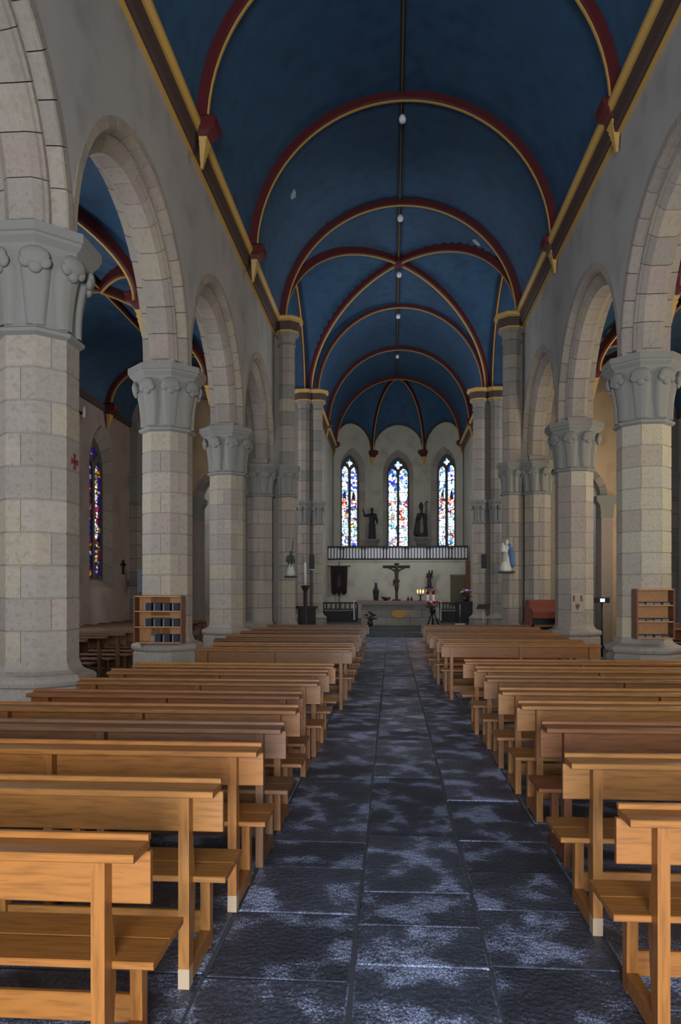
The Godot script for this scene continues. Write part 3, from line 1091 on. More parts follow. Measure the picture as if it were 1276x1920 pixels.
func shell() -> void:
	# transepts, chancel and west end
	for s in [-1.0, 1.0]:
		var called: String = "north" if s < 0 else "south"
		var e := setting("wall_transept_" + called, "plastered transept wall")
		var tb := TB.new()
		var xe: float = CX + s * 9.2
		tb.box(P(minf(xe, xe + s * 0.6), 0, 30.6), P(maxf(xe, xe + s * 0.6), 13.6, 21.6))
		var xa: float = (XL if s < 0 else XR) + s * 0.3
		tb.box(P(minf(xa, xe), 8.2, 22.3), P(maxf(xa, xe), 13.6, 22.0))
		tb.box(P(minf(xa + s * 3.2, xe), 0, 22.3), P(maxf(xa + s * 3.2, xe), 8.2, 22.0))
		tb.box(P(minf(xa, xe), 0, 30.4), P(maxf(xa, xe), 13.6, 29.9))
		put("plaster_face", tb.mesh(), M["plaster"], e)
		var ch := setting("wall_chancel_" + called, "white plastered chancel wall")
		tb = TB.new()
		var xc: float = 0.3 + s * 3.5
		var cn := Vector3(s, 0, 0)
		var cu := Vector3.UP.cross(cn)
		var co := P(xc, 0, 31.9)
		var e0 := (P(xc, 0, 30.2) - co).dot(cu)
		var e1 := (P(xc, 0, 40.3) - co).dot(cu)
		pierced_wall(tb, co, cu, cn, 0.5, minf(e0, e1), maxf(e0, e1), 0.0, func(_u): return 10.2, [[0.0, 0.75, 3.6, 7.2, 8.4]])
		window("window_%d" % (15 if s < 0 else 16), "added unseen pale window in the chancel wall behind the %s pier" % ("banner side" if s < 0 else "flower table side"), co, cu, cn, 0.58, 3.8, 7.2, 8.05, 0.18, 0.25, "glass_west", 6, false)  # unseen window, added so side light reaches the apse walls
		put("plaster_face", tb.mesh(), M["plaster_warm"], ch)
		# west ends of the aisles
	var ww := setting("wall_west", "plastered west wall with a large window")
	var tw := TB.new()
	pierced_wall(tw, P(0, 0, -6.2), Vector3.LEFT, Vector3(0, 0, 1), 0.6, -9.0, 9.0, 0.0, func(_u): return 14.0, [[-0.2, 2.3, 5.0, 7.2, 9.4], [-0.21, 1.6, 0.0, 2.4, 4.0]])
	put("plaster_face", tw.mesh(), M["plaster"], ww)
	window("window_14", "large west window behind the pews", P(0.2, 0, -6.2), Vector3.RIGHT, Vector3(0, 0, 1), 2.1, 5.2, 7.2, 9.1, 0.2, 0.3, "glass_west", 6, false)


func floor_stones() -> void:
	var f := setting("floor", "dark flagstone church floor with worn pale patches")
	var tb := TB.new()
	tb.box(P(-9.6, -0.3, 42.5), P(9.8, -0.007, -6.4))
	put("slab", tb.mesh(), M["floor_bed"], f)
	# three strips of flags in the aisle, more under the pews
	var strips := [[-0.8, -0.175], [-0.165, 0.425], [0.435, 1.0], [-1.75, -0.81], [-2.85, -1.76], [1.01, 1.95], [1.96, 3.0]]
	var fixed := [1.2, 1.75, 2.2, 2.72, 3.3, 3.69, 4.1, 5.05, 6.64, 7.5, 8.3]
	for si in strips.size():
		var a: float = strips[si][0]
		var b: float = strips[si][1]
		var d: float = 0.7 + rng.randf_range(0.0, 0.5)
		var i := 0
		while d < 26.4:
			var e: float = d + rng.randf_range(0.42, 0.95) * (1.0 if si < 3 else 1.5) * (1.0 if d < 12.0 else 1.35)
			if si == 1 and i < fixed.size() - 1:
				d = fixed[i]
				e = fixed[i + 1]
			i += 1
			var g := 0.004
			var j := func() -> float: return rng.randf_range(-0.007, 0.007)
			var base := [Vector2(a + g + j.call(), d + g + j.call()), Vector2(b - g + j.call(), d + g + j.call()), Vector2(b - g + j.call(), e - g + j.call()), Vector2(a + g + j.call(), e - g + j.call())]
			var y: float = rng.randf_range(-0.004, 0.003)
			var rings := []
			for lv in [[-0.04, 0.0], [y - 0.006, 0.0], [y - 0.002, 0.003], [y, 0.008]]:
				var mid: Vector2 = (base[0] + base[2]) / 2
				var r := PackedVector3Array()
				for q in base:
					var dir: Vector2 = q - mid
					r.append(P(q.x - signf(dir.x) * lv[1], lv[0], q.y - signf(dir.y) * lv[1]))
				rings.append(r)
			var t := TB.new()
			t.loft(rings)
			put("flagstone", t.mesh(), M["flag%d" % rng.randi_range(0, 4)], f)
			d = e
	# pale paving before the steps, and the two steps up to the altar
	var st := TB.new()
	st.box(P(-3.0, -0.02, 28.4), P(3.4, 0.15, 26.9))
	put("step", st.mesh(), M["dark_stone"], f)
	var s2 := TB.new()
	s2.box(P(-3.2, -0.02, 42.0), P(3.7, 0.3, 28.4))
	put("step", s2.mesh(), M["dark_stone"], f)


# ---------------------------------------------------------------- furniture
func board(x0: float, x1: float, z0: float, z1: float, y0: float, y1: float, b := 0.004) -> ArrayMesh:
	var key := "board %.3f %.3f %.3f %.3f %.3f %.3f" % [x0, x1, z0, z1, y0, y1]
	if not cache.has(key):
		var tb := TB.new()
		tb.prism(PackedVector2Array([Vector2(z0 + b, y0), Vector2(z1 - b, y0), Vector2(z1, y0 + b), Vector2(z1, y1 - b), Vector2(z1 - b, y1), Vector2(z0 + b, y1), Vector2(z0, y1 - b), Vector2(z0, y0 + b)]), Vector3(x0, 0, 0), Vector3(0, 0, 1), Vector3.UP, Vector3(x1 - x0, 0, 0))
		cache[key] = tb.mesh()
	return cache[key]


func side_frame(kind: int) -> ArrayMesh:
	var key := "frame %d" % kind
	if not cache.has(key):
		var tb := TB.new()
		var poly: PackedVector2Array
		if kind == 0:
			poly = PackedVector2Array([Vector2(0, 0), Vector2(0, 0.806), Vector2(-0.06, 0.806), Vector2(-0.062, 0.62), Vector2(-0.1, 0.43), Vector2(-0.1, 0.36), Vector2(-0.065, 0.12), Vector2(-0.06, 0)])
		elif kind == 1:
			poly = PackedVector2Array([Vector2(-0.36, 0), Vector2(-0.35, 0.42), Vector2(-0.415, 0.42), Vector2(-0.415, 0)])
		else:
			poly = PackedVector2Array([Vector2(-0.055, 0.012), Vector2(-0.06, 0.085), Vector2(-0.365, 0.085), Vector2(-0.365, 0.012)])
		tb.prism(poly, Vector3(-0.0225, 0, 0), Vector3(0, 0, 1), Vector3.UP, Vector3(0.045, 0, 0))
		cache[key] = tb.mesh()
	return cache[key]


func pew(label: String, group: String, xc: float, d: float, long: float, tone: int, turn := 0.0) -> Node3D:
	var t := thing("pew", label, "pew", P(xc, 0, d), group, turn)
	var h := long / 2
	var wood: Material = M["wood%d" % tone]
	var up: Material = M["wood_up%d" % tone]
	put("top_rail", board(-h + 0.015, h - 0.015, -0.1, 0.055, 0.807, 0.835), wood, t)
	put("rail_strip", board(-h + 0.012, h - 0.012, -0.105, -0.078, 0.833, 0.856), wood, t)
	put("back_panel", board(-h, h, -0.086, -0.062, 0.635, 0.806), wood, t)
	put("seat_plank", board(-h - 0.01, h + 0.01, -0.228, -0.062, 0.42, 0.446), wood, t)
	put("seat_plank", board(-h - 0.01, h + 0.01, -0.41, -0.234, 0.42, 0.446), wood, t)
	put("kneeling_rail", board(-h + 0.16, h - 0.16, -0.405, -0.38, 0.06, 0.165), wood, t)
	for x in [-h + 0.15, 0.0, h - 0.15]:
		put("post", side_frame(0), up, t, Vector3(x, 0, 0))
		put("leg", side_frame(1), up, t, Vector3(x, 0, 0))
		put("runner", side_frame(2), up, t, Vector3(x, 0, 0))
	return t


# pale worn patch of bare wood round the foot of a post
func worn_foot(t: Node3D, x: float) -> void:
	put("worn_foot", boxes([[Vector3(x - 0.0235, 0.001, -0.061), Vector3(x + 0.0235, 0.085, 0.001)]]), M["pale_end"], t)


func pews() -> void:
	var north := [[2.25, -0.78, 2.25], [2.98, -0.71, 2.25], [3.73, -0.67, 2.25], [4.35, -0.64, 2.24], [5.04, -0.64, 2.24], [5.73, -0.7, 2.21], [6.53, -0.64, 2.21], [7.33, -0.63, 2.25], [8.01, -0.62, 2.24], [10.27, -0.56, 2.2], [11.25, -0.56, 2.2], [12.3, -0.55, 2.45], [13.4, -0.56, 2.48], [14.6, -0.56, 2.46], [16.1, -0.57, 2.5], [17.3, -0.54, 2.4]]
	var south := [[2.72, 0.83, 2.6], [3.59, 0.83, 2.6], [4.5, 0.9, 2.6], [5.36, 0.9, 2.6], [6.09, 0.87, 2.6], [6.97, 0.86, 2.6], [7.81, 0.86, 2.6], [8.62, 0.82, 2.7], [11.38, 0.75, 2.37], [12.27, 0.73, 2.37], [13.19, 0.66, 2.4], [14.2, 0.66, 2.48], [15.3, 0.68, 2.55], [16.45, 0.68, 2.55], [17.5, 0.68, 2.5]]
	var tn := [0, 2, 0, 3, 4, 1, 4, 4, 2, 4, 2, 3, 2, 3, 4, 3]
	var ts := [0, 2, 1, 2, 2, 4, 2, 0, 0, 2, 4, 2, 4, 2, 3]
	var words := ["honey-coloured", "reddish brown", "light brown", "dull brown", "mid brown"]
	for i in north.size():
		var r: Array = north[i]
		var t := pew("%s wooden pew on the banner side, %s row from the altar" % [words[tn[i]], ORD[north.size() - 1 - i]], "wooden pews on the banner side of the nave", r[1] - r[2] / 2, r[0] + 0.055, r[2], tn[i])
		if i in [1, 2]:
			worn_foot(t, r[2] / 2 - 0.15)
	for i in south.size():
		var r: Array = south[i]
		var t := pew("%s wooden pew on the organ side, %s row from the altar" % [words[ts[i]], ORD[south.size() - 1 - i]], "wooden pews on the draped organ side of the nave", r[1] + r[2] / 2, r[0] + 0.055, r[2], ts[i])
		if i == 1:
			worn_foot(t, 0.15 - r[2] / 2)
	var n := 0
	for d in lin(9.3, 19.8, 12):
		pew("dark pew in the aisle by deep blue windows, %s row from the end wall" % ORD[12 - n], "pews in the north side aisle", -6.15, d, 2.3, 3)
		n += 1
	n = 0
	for d in lin(10.2, 19.0, 7):
		pew("brown pew in the aisle behind the booklet shelf, %s from the end wall" % ORD[7 - n], "pews in the south side aisle", 6.75, d, 1.9, 1)
		n += 1


func shelf_unit(label: String, at: Vector3, wide: float, high: float, navy_books: bool) -> void:
	# open shelf unit standing on the column base and fixed to the shaft
	var t := thing("book_shelf", label, "shelf", at)
	var dp := 0.24
	for s in [-1.0, 1.0]:
		var tb := TB.new()
		tb.box(Vector3(minf(s * wide / 2, s * (wide / 2 - 0.022)), 0, -dp), Vector3(maxf(s * wide / 2, s * (wide / 2 - 0.022)), high, 0))
		put("side_panel", tb.mesh(), M["shelf_dark"], t)
	for y in [0.0, 0.33, 0.66, 0.975]:
		var tb := TB.new()
		tb.box(Vector3(-wide / 2 + 0.022, y * high, -dp), Vector3(wide / 2 - 0.022, y * high + 0.02, -0.004))
		put("shelf_board", tb.mesh(), M["shelf_wood"], t)
	var bk := TB.new()
	bk.box(Vector3(-wide / 2 + 0.02, 0.01, -dp - 0.008), Vector3(wide / 2 - 0.02, high - 0.01, -dp))
	put("back_board", bk.mesh(), M["shelf_wood"], t)
	for lv in 3:
		var y: float = at.y + [0.0, 0.33, 0.66][lv] * high + 0.021
		if navy_books:
			for k in (4 if lv > 0 else 3):
				var x := at.x + wide / 2 - 0.1 - 0.155 * k
				var b := thing("hymn_book", "navy hymn book with pale spine on the %s shelf of the column" % ["lowest", "middle", "top"][lv], "book", Vector3(x, y, at.z - 0.13), "navy hymn books on the %s shelf" % ["lowest", "middle", "top"][lv])
				var tb := TB.new()
				tb.box(Vector3(-0.048, 0, -0.09), Vector3(0.048, 0.125, 0.08))
				put("cover", tb.mesh(), M["navy"], b)
				var ps := TB.new()
				ps.box(Vector3(-0.072, 0, -0.08), Vector3(-0.049, 0.118, 0.07))
				put("page_block", ps.mesh(), M["page"], b)
		else:
			for k in 4:
				var x := at.x - wide / 2 + 0.09 + 0.125 * k + rng.randf_range(-0.01, 0.01)
				var b := thing("booklet", "thin booklet lying flat on the %s board of the tall shelf" % ["lowest", "middle", "top"][lv], "booklet", Vector3(x, y, at.z - 0.12), "booklets lying on the %s board" % ["lowest", "middle", "top"][lv])
				var tb := TB.new()
				tb.box(Vector3(-0.05, 0, -0.08), Vector3(0.05, rng.randf_range(0.014, 0.034), 0.07))
				put("pages", tb.mesh(), M["page"], b)
				var cv := TB.new()
				cv.box(Vector3(-0.053, rng.randf_range(0.034, 0.036), -0.083), Vector3(0.053, 0.042, 0.073))
				put("cover", cv.mesh(), M["navy"], b)


# a continuous figure: tapered capsules joined with a smooth minimum, meshed as surface nets
func figure(bones: Array, cell: float, k: float) -> ArrayMesh:
	var lo := Vector3.ONE * 1e9
	var hi := -lo
	for b in bones:
		var r: float = maxf(b[2], b[3]) + cell * 2.0
		lo = lo.min((b[0] as Vector3).min(b[1]) - Vector3.ONE * r)
		hi = hi.max((b[0] as Vector3).max(b[1]) + Vector3.ONE * r)
	var n := Vector3i(((hi - lo) / cell).ceil()) + Vector3i.ONE
	var f := PackedFloat32Array()
	f.resize(n.x * n.y * n.z)
	var at := 0
	for z in n.z:
		for y in n.y:
			for x in n.x:
				var p := lo + Vector3(x, y, z) * cell
				var d := 1e9
				for b in bones:
					var a: Vector3 = b[0]
					var ab: Vector3 = b[1] - a
					var t := clampf((p - a).dot(ab) / maxf(ab.length_squared(), 1e-9), 0.0, 1.0)
					var e: float = p.distance_to(a + ab * t) - lerpf(b[2], b[3], t)
					var h := maxf(k - absf(d - e), 0.0) / k
					d = minf(d, e) - h * h * k * 0.25
				f[at] = d
				at += 1
	var id := {}
	var vs := PackedVector3Array()
	var sx := 1
	var sy := n.x
	var sz := n.x * n.y
	for z in n.z - 1:
		for y in n.y - 1:
			for x in n.x - 1:
				var o := x + y * sy + z * sz
				var mask := 0
				for c in 8:
					if f[o + (c & 1) * sx + ((c >> 1) & 1) * sy + ((c >> 2) & 1) * sz] < 0.0:
						mask |= 1 << c
				if mask == 0 or mask == 255:
					continue
				var sum := Vector3.ZERO
				var cnt := 0
				for c in 8:
					for ax in 3:
						var c2 := c | (1 << ax)
						if c2 == c:
							continue
						var fa := f[o + (c & 1) * sx + ((c >> 1) & 1) * sy + ((c >> 2) & 1) * sz]
						var fb := f[o + (c2 & 1) * sx + ((c2 >> 1) & 1) * sy + ((c2 >> 2) & 1) * sz]
						if (fa < 0.0) != (fb < 0.0):
							var t := fa / (fa - fb)
							var pa := Vector3(c & 1, (c >> 1) & 1, (c >> 2) & 1)
							var pb := Vector3(c2 & 1, (c2 >> 1) & 1, (c2 >> 2) & 1)
							sum += pa.lerp(pb, t)
							cnt += 1
				id[o] = vs.size()
				vs.append(lo + (Vector3(x, y, z) + sum / cnt) * cell)
	var st := SurfaceTool.new()
	st.begin(Mesh.PRIMITIVE_TRIANGLES)
	st.set_smooth_group(0)
	for v in vs:
		st.add_vertex(v)
	for z in range(1, n.z - 1):
		for y in range(1, n.y - 1):
			for x in range(1, n.x - 1):
				var o := x + y * sy + z * sz
				for ax in 3:
					var step: int = [sx, sy, sz][ax]
					var u: int = [sy, sz, sx][ax]
					var w: int = [sz, sx, sy][ax]
					var inside := f[o] < 0.0
					if inside == (f[o + step] < 0.0):
						continue
					if not (id.has(o) and id.has(o - u) and id.has(o - w) and id.has(o - u - w)):
						continue
					var q := [id[o], id[o - u], id[o - u - w], id[o - w]]
					if not inside:
						q.reverse()
					for i in [0, 1, 2, 0, 2, 3]:
						st.add_index(q[i])
	st.generate_normals()
	return st.commit()


func J(a: Vector3, b: Vector3, ra: float, rb: float) -> Array:
	return [a, b, ra, rb]


func robed(h: float, raise := 0.0) -> Array:
	# bones of a robed standing figure of height h, facing +z
	var s := h / 1.7
	var b := [
		J(Vector3(0, 0.12, 0) * s, Vector3(0, 0.75, 0) * s, 0.2 * s, 0.15 * s),
		J(Vector3(-0.08, 0.1, 0.03) * s, Vector3(-0.06, 0.8, 0) * s, 0.13 * s, 0.12 * s),
		J(Vector3(0.1, 0.08, 0.05) * s, Vector3(0.06, 0.8, 0.02) * s, 0.12 * s, 0.12 * s),
		J(Vector3(0, 0.75, 0) * s, Vector3(0, 1.2, 0) * s, 0.15 * s, 0.16 * s),
		J(Vector3(-0.16, 1.3, 0) * s, Vector3(0.16, 1.3, 0) * s, 0.08 * s, 0.08 * s),
		J(Vector3(0, 1.3, 0) * s, Vector3(0, 1.48, 0.01) * s, 0.055 * s, 0.05 * s),
		J(Vector3(0, 1.53, 0.01) * s, Vector3(0, 1.61, 0.01) * s, 0.08 * s, 0.09 * s),
		J(Vector3(0.21, 1.28, 0) * s, Vector3(0.27, 1.02, 0.03) * s, 0.065 * s, 0.055 * s),
		J(Vector3(0.27, 1.02, 0.03) * s, Vector3(0.3, 0.8, 0.15) * s, 0.055 * s, 0.04 * s),
	]
	if raise > 0.0:
		b += [J(Vector3(-0.2, 1.28, 0) * s, Vector3(-0.38, 1.25, 0.08) * s, 0.065 * s, 0.05 * s), J(Vector3(-0.38, 1.25, 0.08) * s, Vector3(-0.47, 1.55, 0.1) * s, 0.05 * s, 0.035 * s), J(Vector3(-0.47, 1.55, 0.1) * s, Vector3(-0.48, 1.66, 0.1) * s, 0.03 * s, 0.018 * s)]
	else:
		b += [J(Vector3(-0.21, 1.28, 0) * s, Vector3(-0.26, 1.02, 0.04) * s, 0.065 * s, 0.055 * s), J(Vector3(-0.26, 1.02, 0.04) * s, Vector3(-0.1, 1.05, 0.2) * s, 0.055 * s, 0.04 * s)]
	return b


func bracket(parent: Node3D, r: float) -> void:
	var tb := TB.new()
	tb.lathe(PackedVector2Array([Vector2(0.03, -0.75), Vector2(0.1, -0.68), Vector2(0.16, -0.55), Vector2(0.3, -0.4), Vector2(0.34, -0.34), Vector2(0.32, -0.3), Vector2(0.42, -0.14), Vector2(0.46, -0.1), Vector2(0.46, 0.0)].map(func(p): return p * (r / 0.46))), Vector3.ZERO, 16)
	put("bracket", tb.mesh(), M["stone5"], parent)


func tubes(list: Array, n := 8) -> ArrayMesh:
	var tb := TB.new()
	for b in list:
		tb.tube(b[0], b[1], b[2], b[3], n)
	return tb.mesh(true)


func boxes(list: Array) -> ArrayMesh:
	var tb := TB.new()
	for b in list:
		tb.box((b[0] as Vector3).min(b[1]), (b[0] as Vector3).max(b[1]))
	return tb.mesh()


func bouquet(label: String, at: Vector3, r: float, blooms: Array, n: int, stem: float) -> void:
	var t := thing("bouquet", label, "flowers", at)
	var v := TB.new()
	v.lathe(PackedVector2Array([Vector2(0.07, 0), Vector2(0.1, 0.06), Vector2(0.09, 0.18), Vector2(0.06, 0.25), Vector2(0.08, 0.28)].map(func(p): return Vector2(p.x * r / 0.2, p.y * stem / 0.28))), Vector3.ZERO, 14)
	put("vase", v.mesh(true), M["iron"], t)
	var lf := TB.new()
	for i in 26:
		var a := rng.randf() * TAU
		var e := rng.randf_range(0.3, 1.0) * r
		var tip := Vector3(cos(a) * e, stem + rng.randf_range(-0.2, 0.9) * r, sin(a) * e)
		lf.tube(Vector3(0, stem * 0.8, 0), tip, 0.008, 0.004, 5)
		var sd := Vector3(-sin(a), 0.3, cos(a)) * 0.035
		var out := tip + Vector3(cos(a), -0.3, sin(a)) * 0.1
		lf.quad(tip - (out - tip) * 0.4, (tip + out) / 2 + sd, out, (tip + out) / 2 - sd)
	put("foliage", lf.mesh(), M["leaf"], t)
	for i in n:
		var a := TAU * i / n + rng.randf() * 0.5
		var e := r * sqrt(rng.randf()) * 0.85
		var c := Vector3(cos(a) * e, stem + r * (0.55 + 0.5 * (1.0 - e / r)) + rng.randf_range(-0.03, 0.05), sin(a) * e)
		var tb := TB.new()
		for k in 6:
			var b := TAU * k / 6
			tb.ball(c + Vector3(cos(b), 0.15, sin(b)) * r * 0.14, Vector3(0.19, 0.12, 0.19) * r, 7, 5)
		tb.ball(c + Vector3.UP * r * 0.05, Vector3.ONE * r * 0.17, 7, 5)
		put("bloom", tb.mesh(true), M[blooms[i % blooms.size()]], t)


func chancel_things() -> void:
	var y := 0.3
	# --- altar
	var t := thing("altar", "long grey stone altar with an ochre oval on its front", "altar", P(0.19, y, 29.5))
	var course := 0
	for lv in [[0.0, 0.32], [0.32, 0.62], [0.62, 0.82]]:
		var cuts: Array = [[-1.4, -0.45, 0.5, 1.4], [-1.4, -0.95, 0.0, 0.95, 1.4], [-1.4, -0.3, 0.62, 1.4]][course]
		for i in cuts.size() - 1:
			put("block", boxes([[Vector3(cuts[i] + 0.006, lv[0] + 0.005, -0.45), Vector3(cuts[i + 1] - 0.006, lv[1] - 0.005, 0.4 + rng.randf_range(-0.006, 0.006))]]), M["stone%d" % rng.randi_range(3, 5)], t)
		course += 1
	put("mensa", boxes([[Vector3(-1.55, 0.82, -0.55), Vector3(1.6, 0.94, 0.5)]]), M["stone5"], t)
	put("plinth", boxes([[Vector3(-1.5, 0.0, -0.5), Vector3(1.5, 0.05, 0.46)]]), M["stone5"], t)
	var em := TB.new()
	var ov := PackedVector2Array()
	for i in 28:
		ov.append(Vector2(0.3 * cos(TAU * i / 28), 0.16 * sin(TAU * i / 28)))
	em.prism(ov, Vector3(0.08, 0.46, 0.4), Vector3.RIGHT, Vector3.UP, Vector3(0, 0, 0.025))
	put("oval_emblem", em.mesh(), M["emblem"], t)
	var cl := thing("altar_cloth", "red runner over a white altar cloth hanging down both ends", "cloth", P(0.19, y, 29.5))
	put("runner", boxes([[Vector3(-1.6, 0.956, -0.4), Vector3(1.3, 0.972, 0.52)]]), M["cloth_red"], cl)
	put("white_cloth", boxes([[Vector3(-1.68, 0.941, -0.56), Vector3(1.7, 0.956, 0.51)], [Vector3(-1.69, 0.22, -0.5), Vector3(-1.66, 0.956, 0.45)], [Vector3(1.67, 0.2, -0.5), Vector3(1.7, 0.956, 0.45)]]), M["cloth_white"], cl)
	var ya := y + 0.972
	# --- crucifix
	t = thing("crucifix", "tall dark wooden crucifix standing on the altar", "crucifix", P(0.17, ya, 29.45))
	put("upright", boxes([[Vector3(-0.055, 0, -0.04), Vector3(0.055, 1.46, 0.03)], [Vector3(-0.16, 0, -0.12), Vector3(0.16, 0.05, 0.12)]]), M["dark_wood"], t)
	put("crossbar", boxes([[Vector3(-0.54, 1.27, -0.035), Vector3(0.52, 1.38, 0.035)]]), M["dark_wood"], t)
	put("title_board", boxes([[Vector3(-0.1, 1.4, 0.031), Vector3(0.1, 1.47, 0.04)]]), M["dark_wood"], t)
	var body := [
		J(Vector3(0, 0.78, 0.09), Vector3(0, 1.1, 0.09), 0.075, 0.085), J(Vector3(-0.09, 1.18, 0.08), Vector3(0.09, 1.18, 0.08), 0.045, 0.045),
		J(Vector3(0, 1.1, 0.09), Vector3(0, 1.22, 0.09), 0.07, 0.04), J(Vector3(0.02, 1.27, 0.12), Vector3(0.025, 1.31, 0.12), 0.05, 0.055),
		J(Vector3(-0.1, 1.18, 0.08), Vector3(-0.28, 1.27, 0.06), 0.035, 0.028), J(Vector3(-0.28, 1.27, 0.06), Vector3(-0.45, 1.32, 0.05), 0.028, 0.022),
		J(Vector3(0.1, 1.18, 0.08), Vector3(0.28, 1.27, 0.06), 0.035, 0.028), J(Vector3(0.28, 1.27, 0.06), Vector3(0.45, 1.32, 0.05), 0.028, 0.022),
		J(Vector3(-0.045, 0.76, 0.09), Vector3(-0.04, 0.52, 0.14), 0.06, 0.045), J(Vector3(-0.04, 0.52, 0.14), Vector3(-0.015, 0.26, 0.08), 0.042, 0.028), J(Vector3(-0.015, 0.26, 0.08), Vector3(0, 0.19, 0.12), 0.028, 0.022),
		J(Vector3(0.045, 0.76, 0.09), Vector3(0.045, 0.52, 0.14), 0.06, 0.045), J(Vector3(0.045, 0.52, 0.14), Vector3(0.015, 0.26, 0.08), 0.042, 0.028)]
	put("corpus", figure(body, 0.022, 0.04), M["skin_wood"], t)
	put("loincloth", figure([J(Vector3(-0.05, 0.78, 0.09), Vector3(0.05, 0.78, 0.09), 0.085, 0.085), J(Vector3(-0.1, 0.8, 0.09), Vector3(-0.13, 0.58, 0.08), 0.035, 0.025)], 0.025, 0.05), M["skin_wood"], t)
	# --- dark statuette, dark flowers, candles and votive lights on the altar
	t = thing("statuette", "black cloaked Madonna statuette with a small crown on the altar", "statuette", P(-0.64, ya + 0.002, 29.4))
	put("figure", figure([J(Vector3(0, 0.13, 0), Vector3(0, 0.38, 0), 0.11, 0.12), J(Vector3(0, 0.38, 0), Vector3(0, 0.52, 0), 0.11, 0.06), J(Vector3(0, 0.56, 0), Vector3(0, 0.58, 0), 0.055, 0.055)], 0.022, 0.05), M["black"], t)
	put("crown", tubes([[Vector3(0, 0.6, 0), Vector3(0, 0.69, 0), 0.045, 0.06]], 10), M["bronze"], t)
	put("foot", tubes([[Vector3(0, 0.004, 0), Vector3(0, 0.05, 0), 0.125, 0.12]], 14), M["black"], t)
	t = thing("dried_posy", "low dark posy lying beside the crucifix foot", "flowers", P(-0.25, ya, 29.4))
	var po := TB.new()
	for i in 9:
		po.ball(Vector3(rng.randf_range(-0.14, 0.14), rng.randf_range(0.05, 0.14), rng.randf_range(-0.06, 0.06)), Vector3(0.06, 0.05, 0.05), 8, 5)
	put("blossoms", po.mesh(true), M["bronze"], t)
	put("dish", tubes([[Vector3.ZERO, Vector3(0, 0.04, 0), 0.06, 0.12]], 12), M["iron"], t)
	t = thing("candle_holder", "low dark holder with three lit candles on the altar", "candle", P(1.1, ya, 29.4))
	put("tray", tubes([[Vector3(0, 0.2, 0), Vector3(0, 0.23, 0), 0.06, 0.2], [Vector3(0, 0, 0), Vector3(0, 0.2, 0), 0.03, 0.03], [Vector3(0, 0, 0), Vector3(0, 0.03, 0), 0.1, 0.08]], 12), M["bronze"], t)
	for k in 3:
		var x := (k - 1) * 0.11
		var cd := put("candle", tubes([[Vector3(x, 0.23, 0), Vector3(x, 0.31, 0), 0.03, 0.03]], 10), M["cloth_white"], t)
		var fl := TB.new()
		fl.lathe(PackedVector2Array([Vector2(0.004, 0.31), Vector2(0.022, 0.335), Vector2(0.026, 0.36), Vector2(0.014, 0.4), Vector2(0.002, 0.43)]), Vector3(x, 0, 0), 8)
		put("flame", fl.mesh(true), M["flame"], cd)
	var om := OmniLight3D.new()
	om.name = "candle_light"
	om.light_color = Color(1, 0.6, 0.25)
	om.light_energy = 0.28
	om.light_size = 0.04
	om.omni_range = 30.0
	om.omni_attenuation = 2.0
	om.shadow_enabled = true
	add_child(om)
	om.position = P(1.1, ya + 0.44, 29.4)
	for k in 2:
		t = thing("votive_light", "red glass votive light on a white stand at the altar end", "candle", P(1.38 + 0.22 * k, ya, 29.3), "red votive lights on the altar")
		put("stand", tubes([[Vector3(0, 0, 0), Vector3(0, 0.03, 0), 0.07, 0.06], [Vector3(0, 0.03, 0), Vector3(0, 0.22, 0), 0.03, 0.035], [Vector3(0, 0.2, 0), Vector3(0, 0.23, 0), 0.06, 0.06]], 12), M["white"], t)
		put("red_glass", tubes([[Vector3(0, 0.23, 0), Vector3(0, 0.42, 0), 0.055, 0.075]], 14), M["glass_red"], t)
	for k in 2:
		t = thing("cruet", "tiny dark cruet on the altar between crucifix and candles", "cruet", P(0.62 + 0.13 * k, ya, 29.4), "dark cruets on the altar")
		var cr := TB.new()
		cr.lathe(PackedVector2Array([Vector2(0.03, 0), Vector2(0.05, 0.03), Vector2(0.045, 0.08), Vector2(0.02, 0.11), Vector2(0.026, 0.14)]), Vector3.ZERO, 10)
		put("glass_body", cr.mesh(true), M["iron"], t)
		put("stopper", tubes([[Vector3(0, 0.14, 0), Vector3(0, 0.165, 0), 0.014, 0.02]]), M["iron"], t)
	# --- flowers before the altar
	t = thing("flower_stand", "tall black iron flower stand before the altar end", "stand", P(1.55, y, 28.75))
	put("top_plate", tubes([[Vector3(0, 0.52, 0), Vector3(0, 0.54, 0), 0.17, 0.17]], 16), M["iron"], t)
	for k in 3:
		var a := TAU * k / 3 + 0.5
		put("leg", tubes([[Vector3(0.05 * cos(a), 0.52, 0.05 * sin(a)), Vector3(0.26 * cos(a), 0.0, 0.26 * sin(a)), 0.025, 0.03]]), M["iron"], t)
	bouquet("bunch of red flowers with dark leaves on the black stand", P(1.55, y + 0.541, 28.75), 0.24, ["petal_red", "petal_red", "petal_red", "petal_white"], 10, 0.2)
	bouquet("low dark leafy plant in a black pot before the altar", P(-0.85, y, 28.75), 0.22, ["bronze"], 5, 0.28)
	# --- screen wall with balustrade and things on it
	var D := 36.9
	var w := setting("wall_screen", "low white wall carrying a dark balustrade behind the altar")
	put("plaster_face", boxes([[P(-3.2, 0, D + 0.3), P(3.8, 3.1, D)]]), M["plaster_warm"], w)
	put("coping", boxes([[P(-3.2, 3.1, D + 0.34), P(3.8, 3.17, D - 0.06)]]), M["plaster_warm"], w)
	t = thing("balustrade", "dark wooden balustrade with pale boards behind, across the apse", "balustrade", P(0.25, 3.17, D + 0.08))
	put("backing_board", boxes([[Vector3(-3.44, 0.04, -0.05), Vector3(3.44, 0.66, -0.03)]]), M["white"], t)
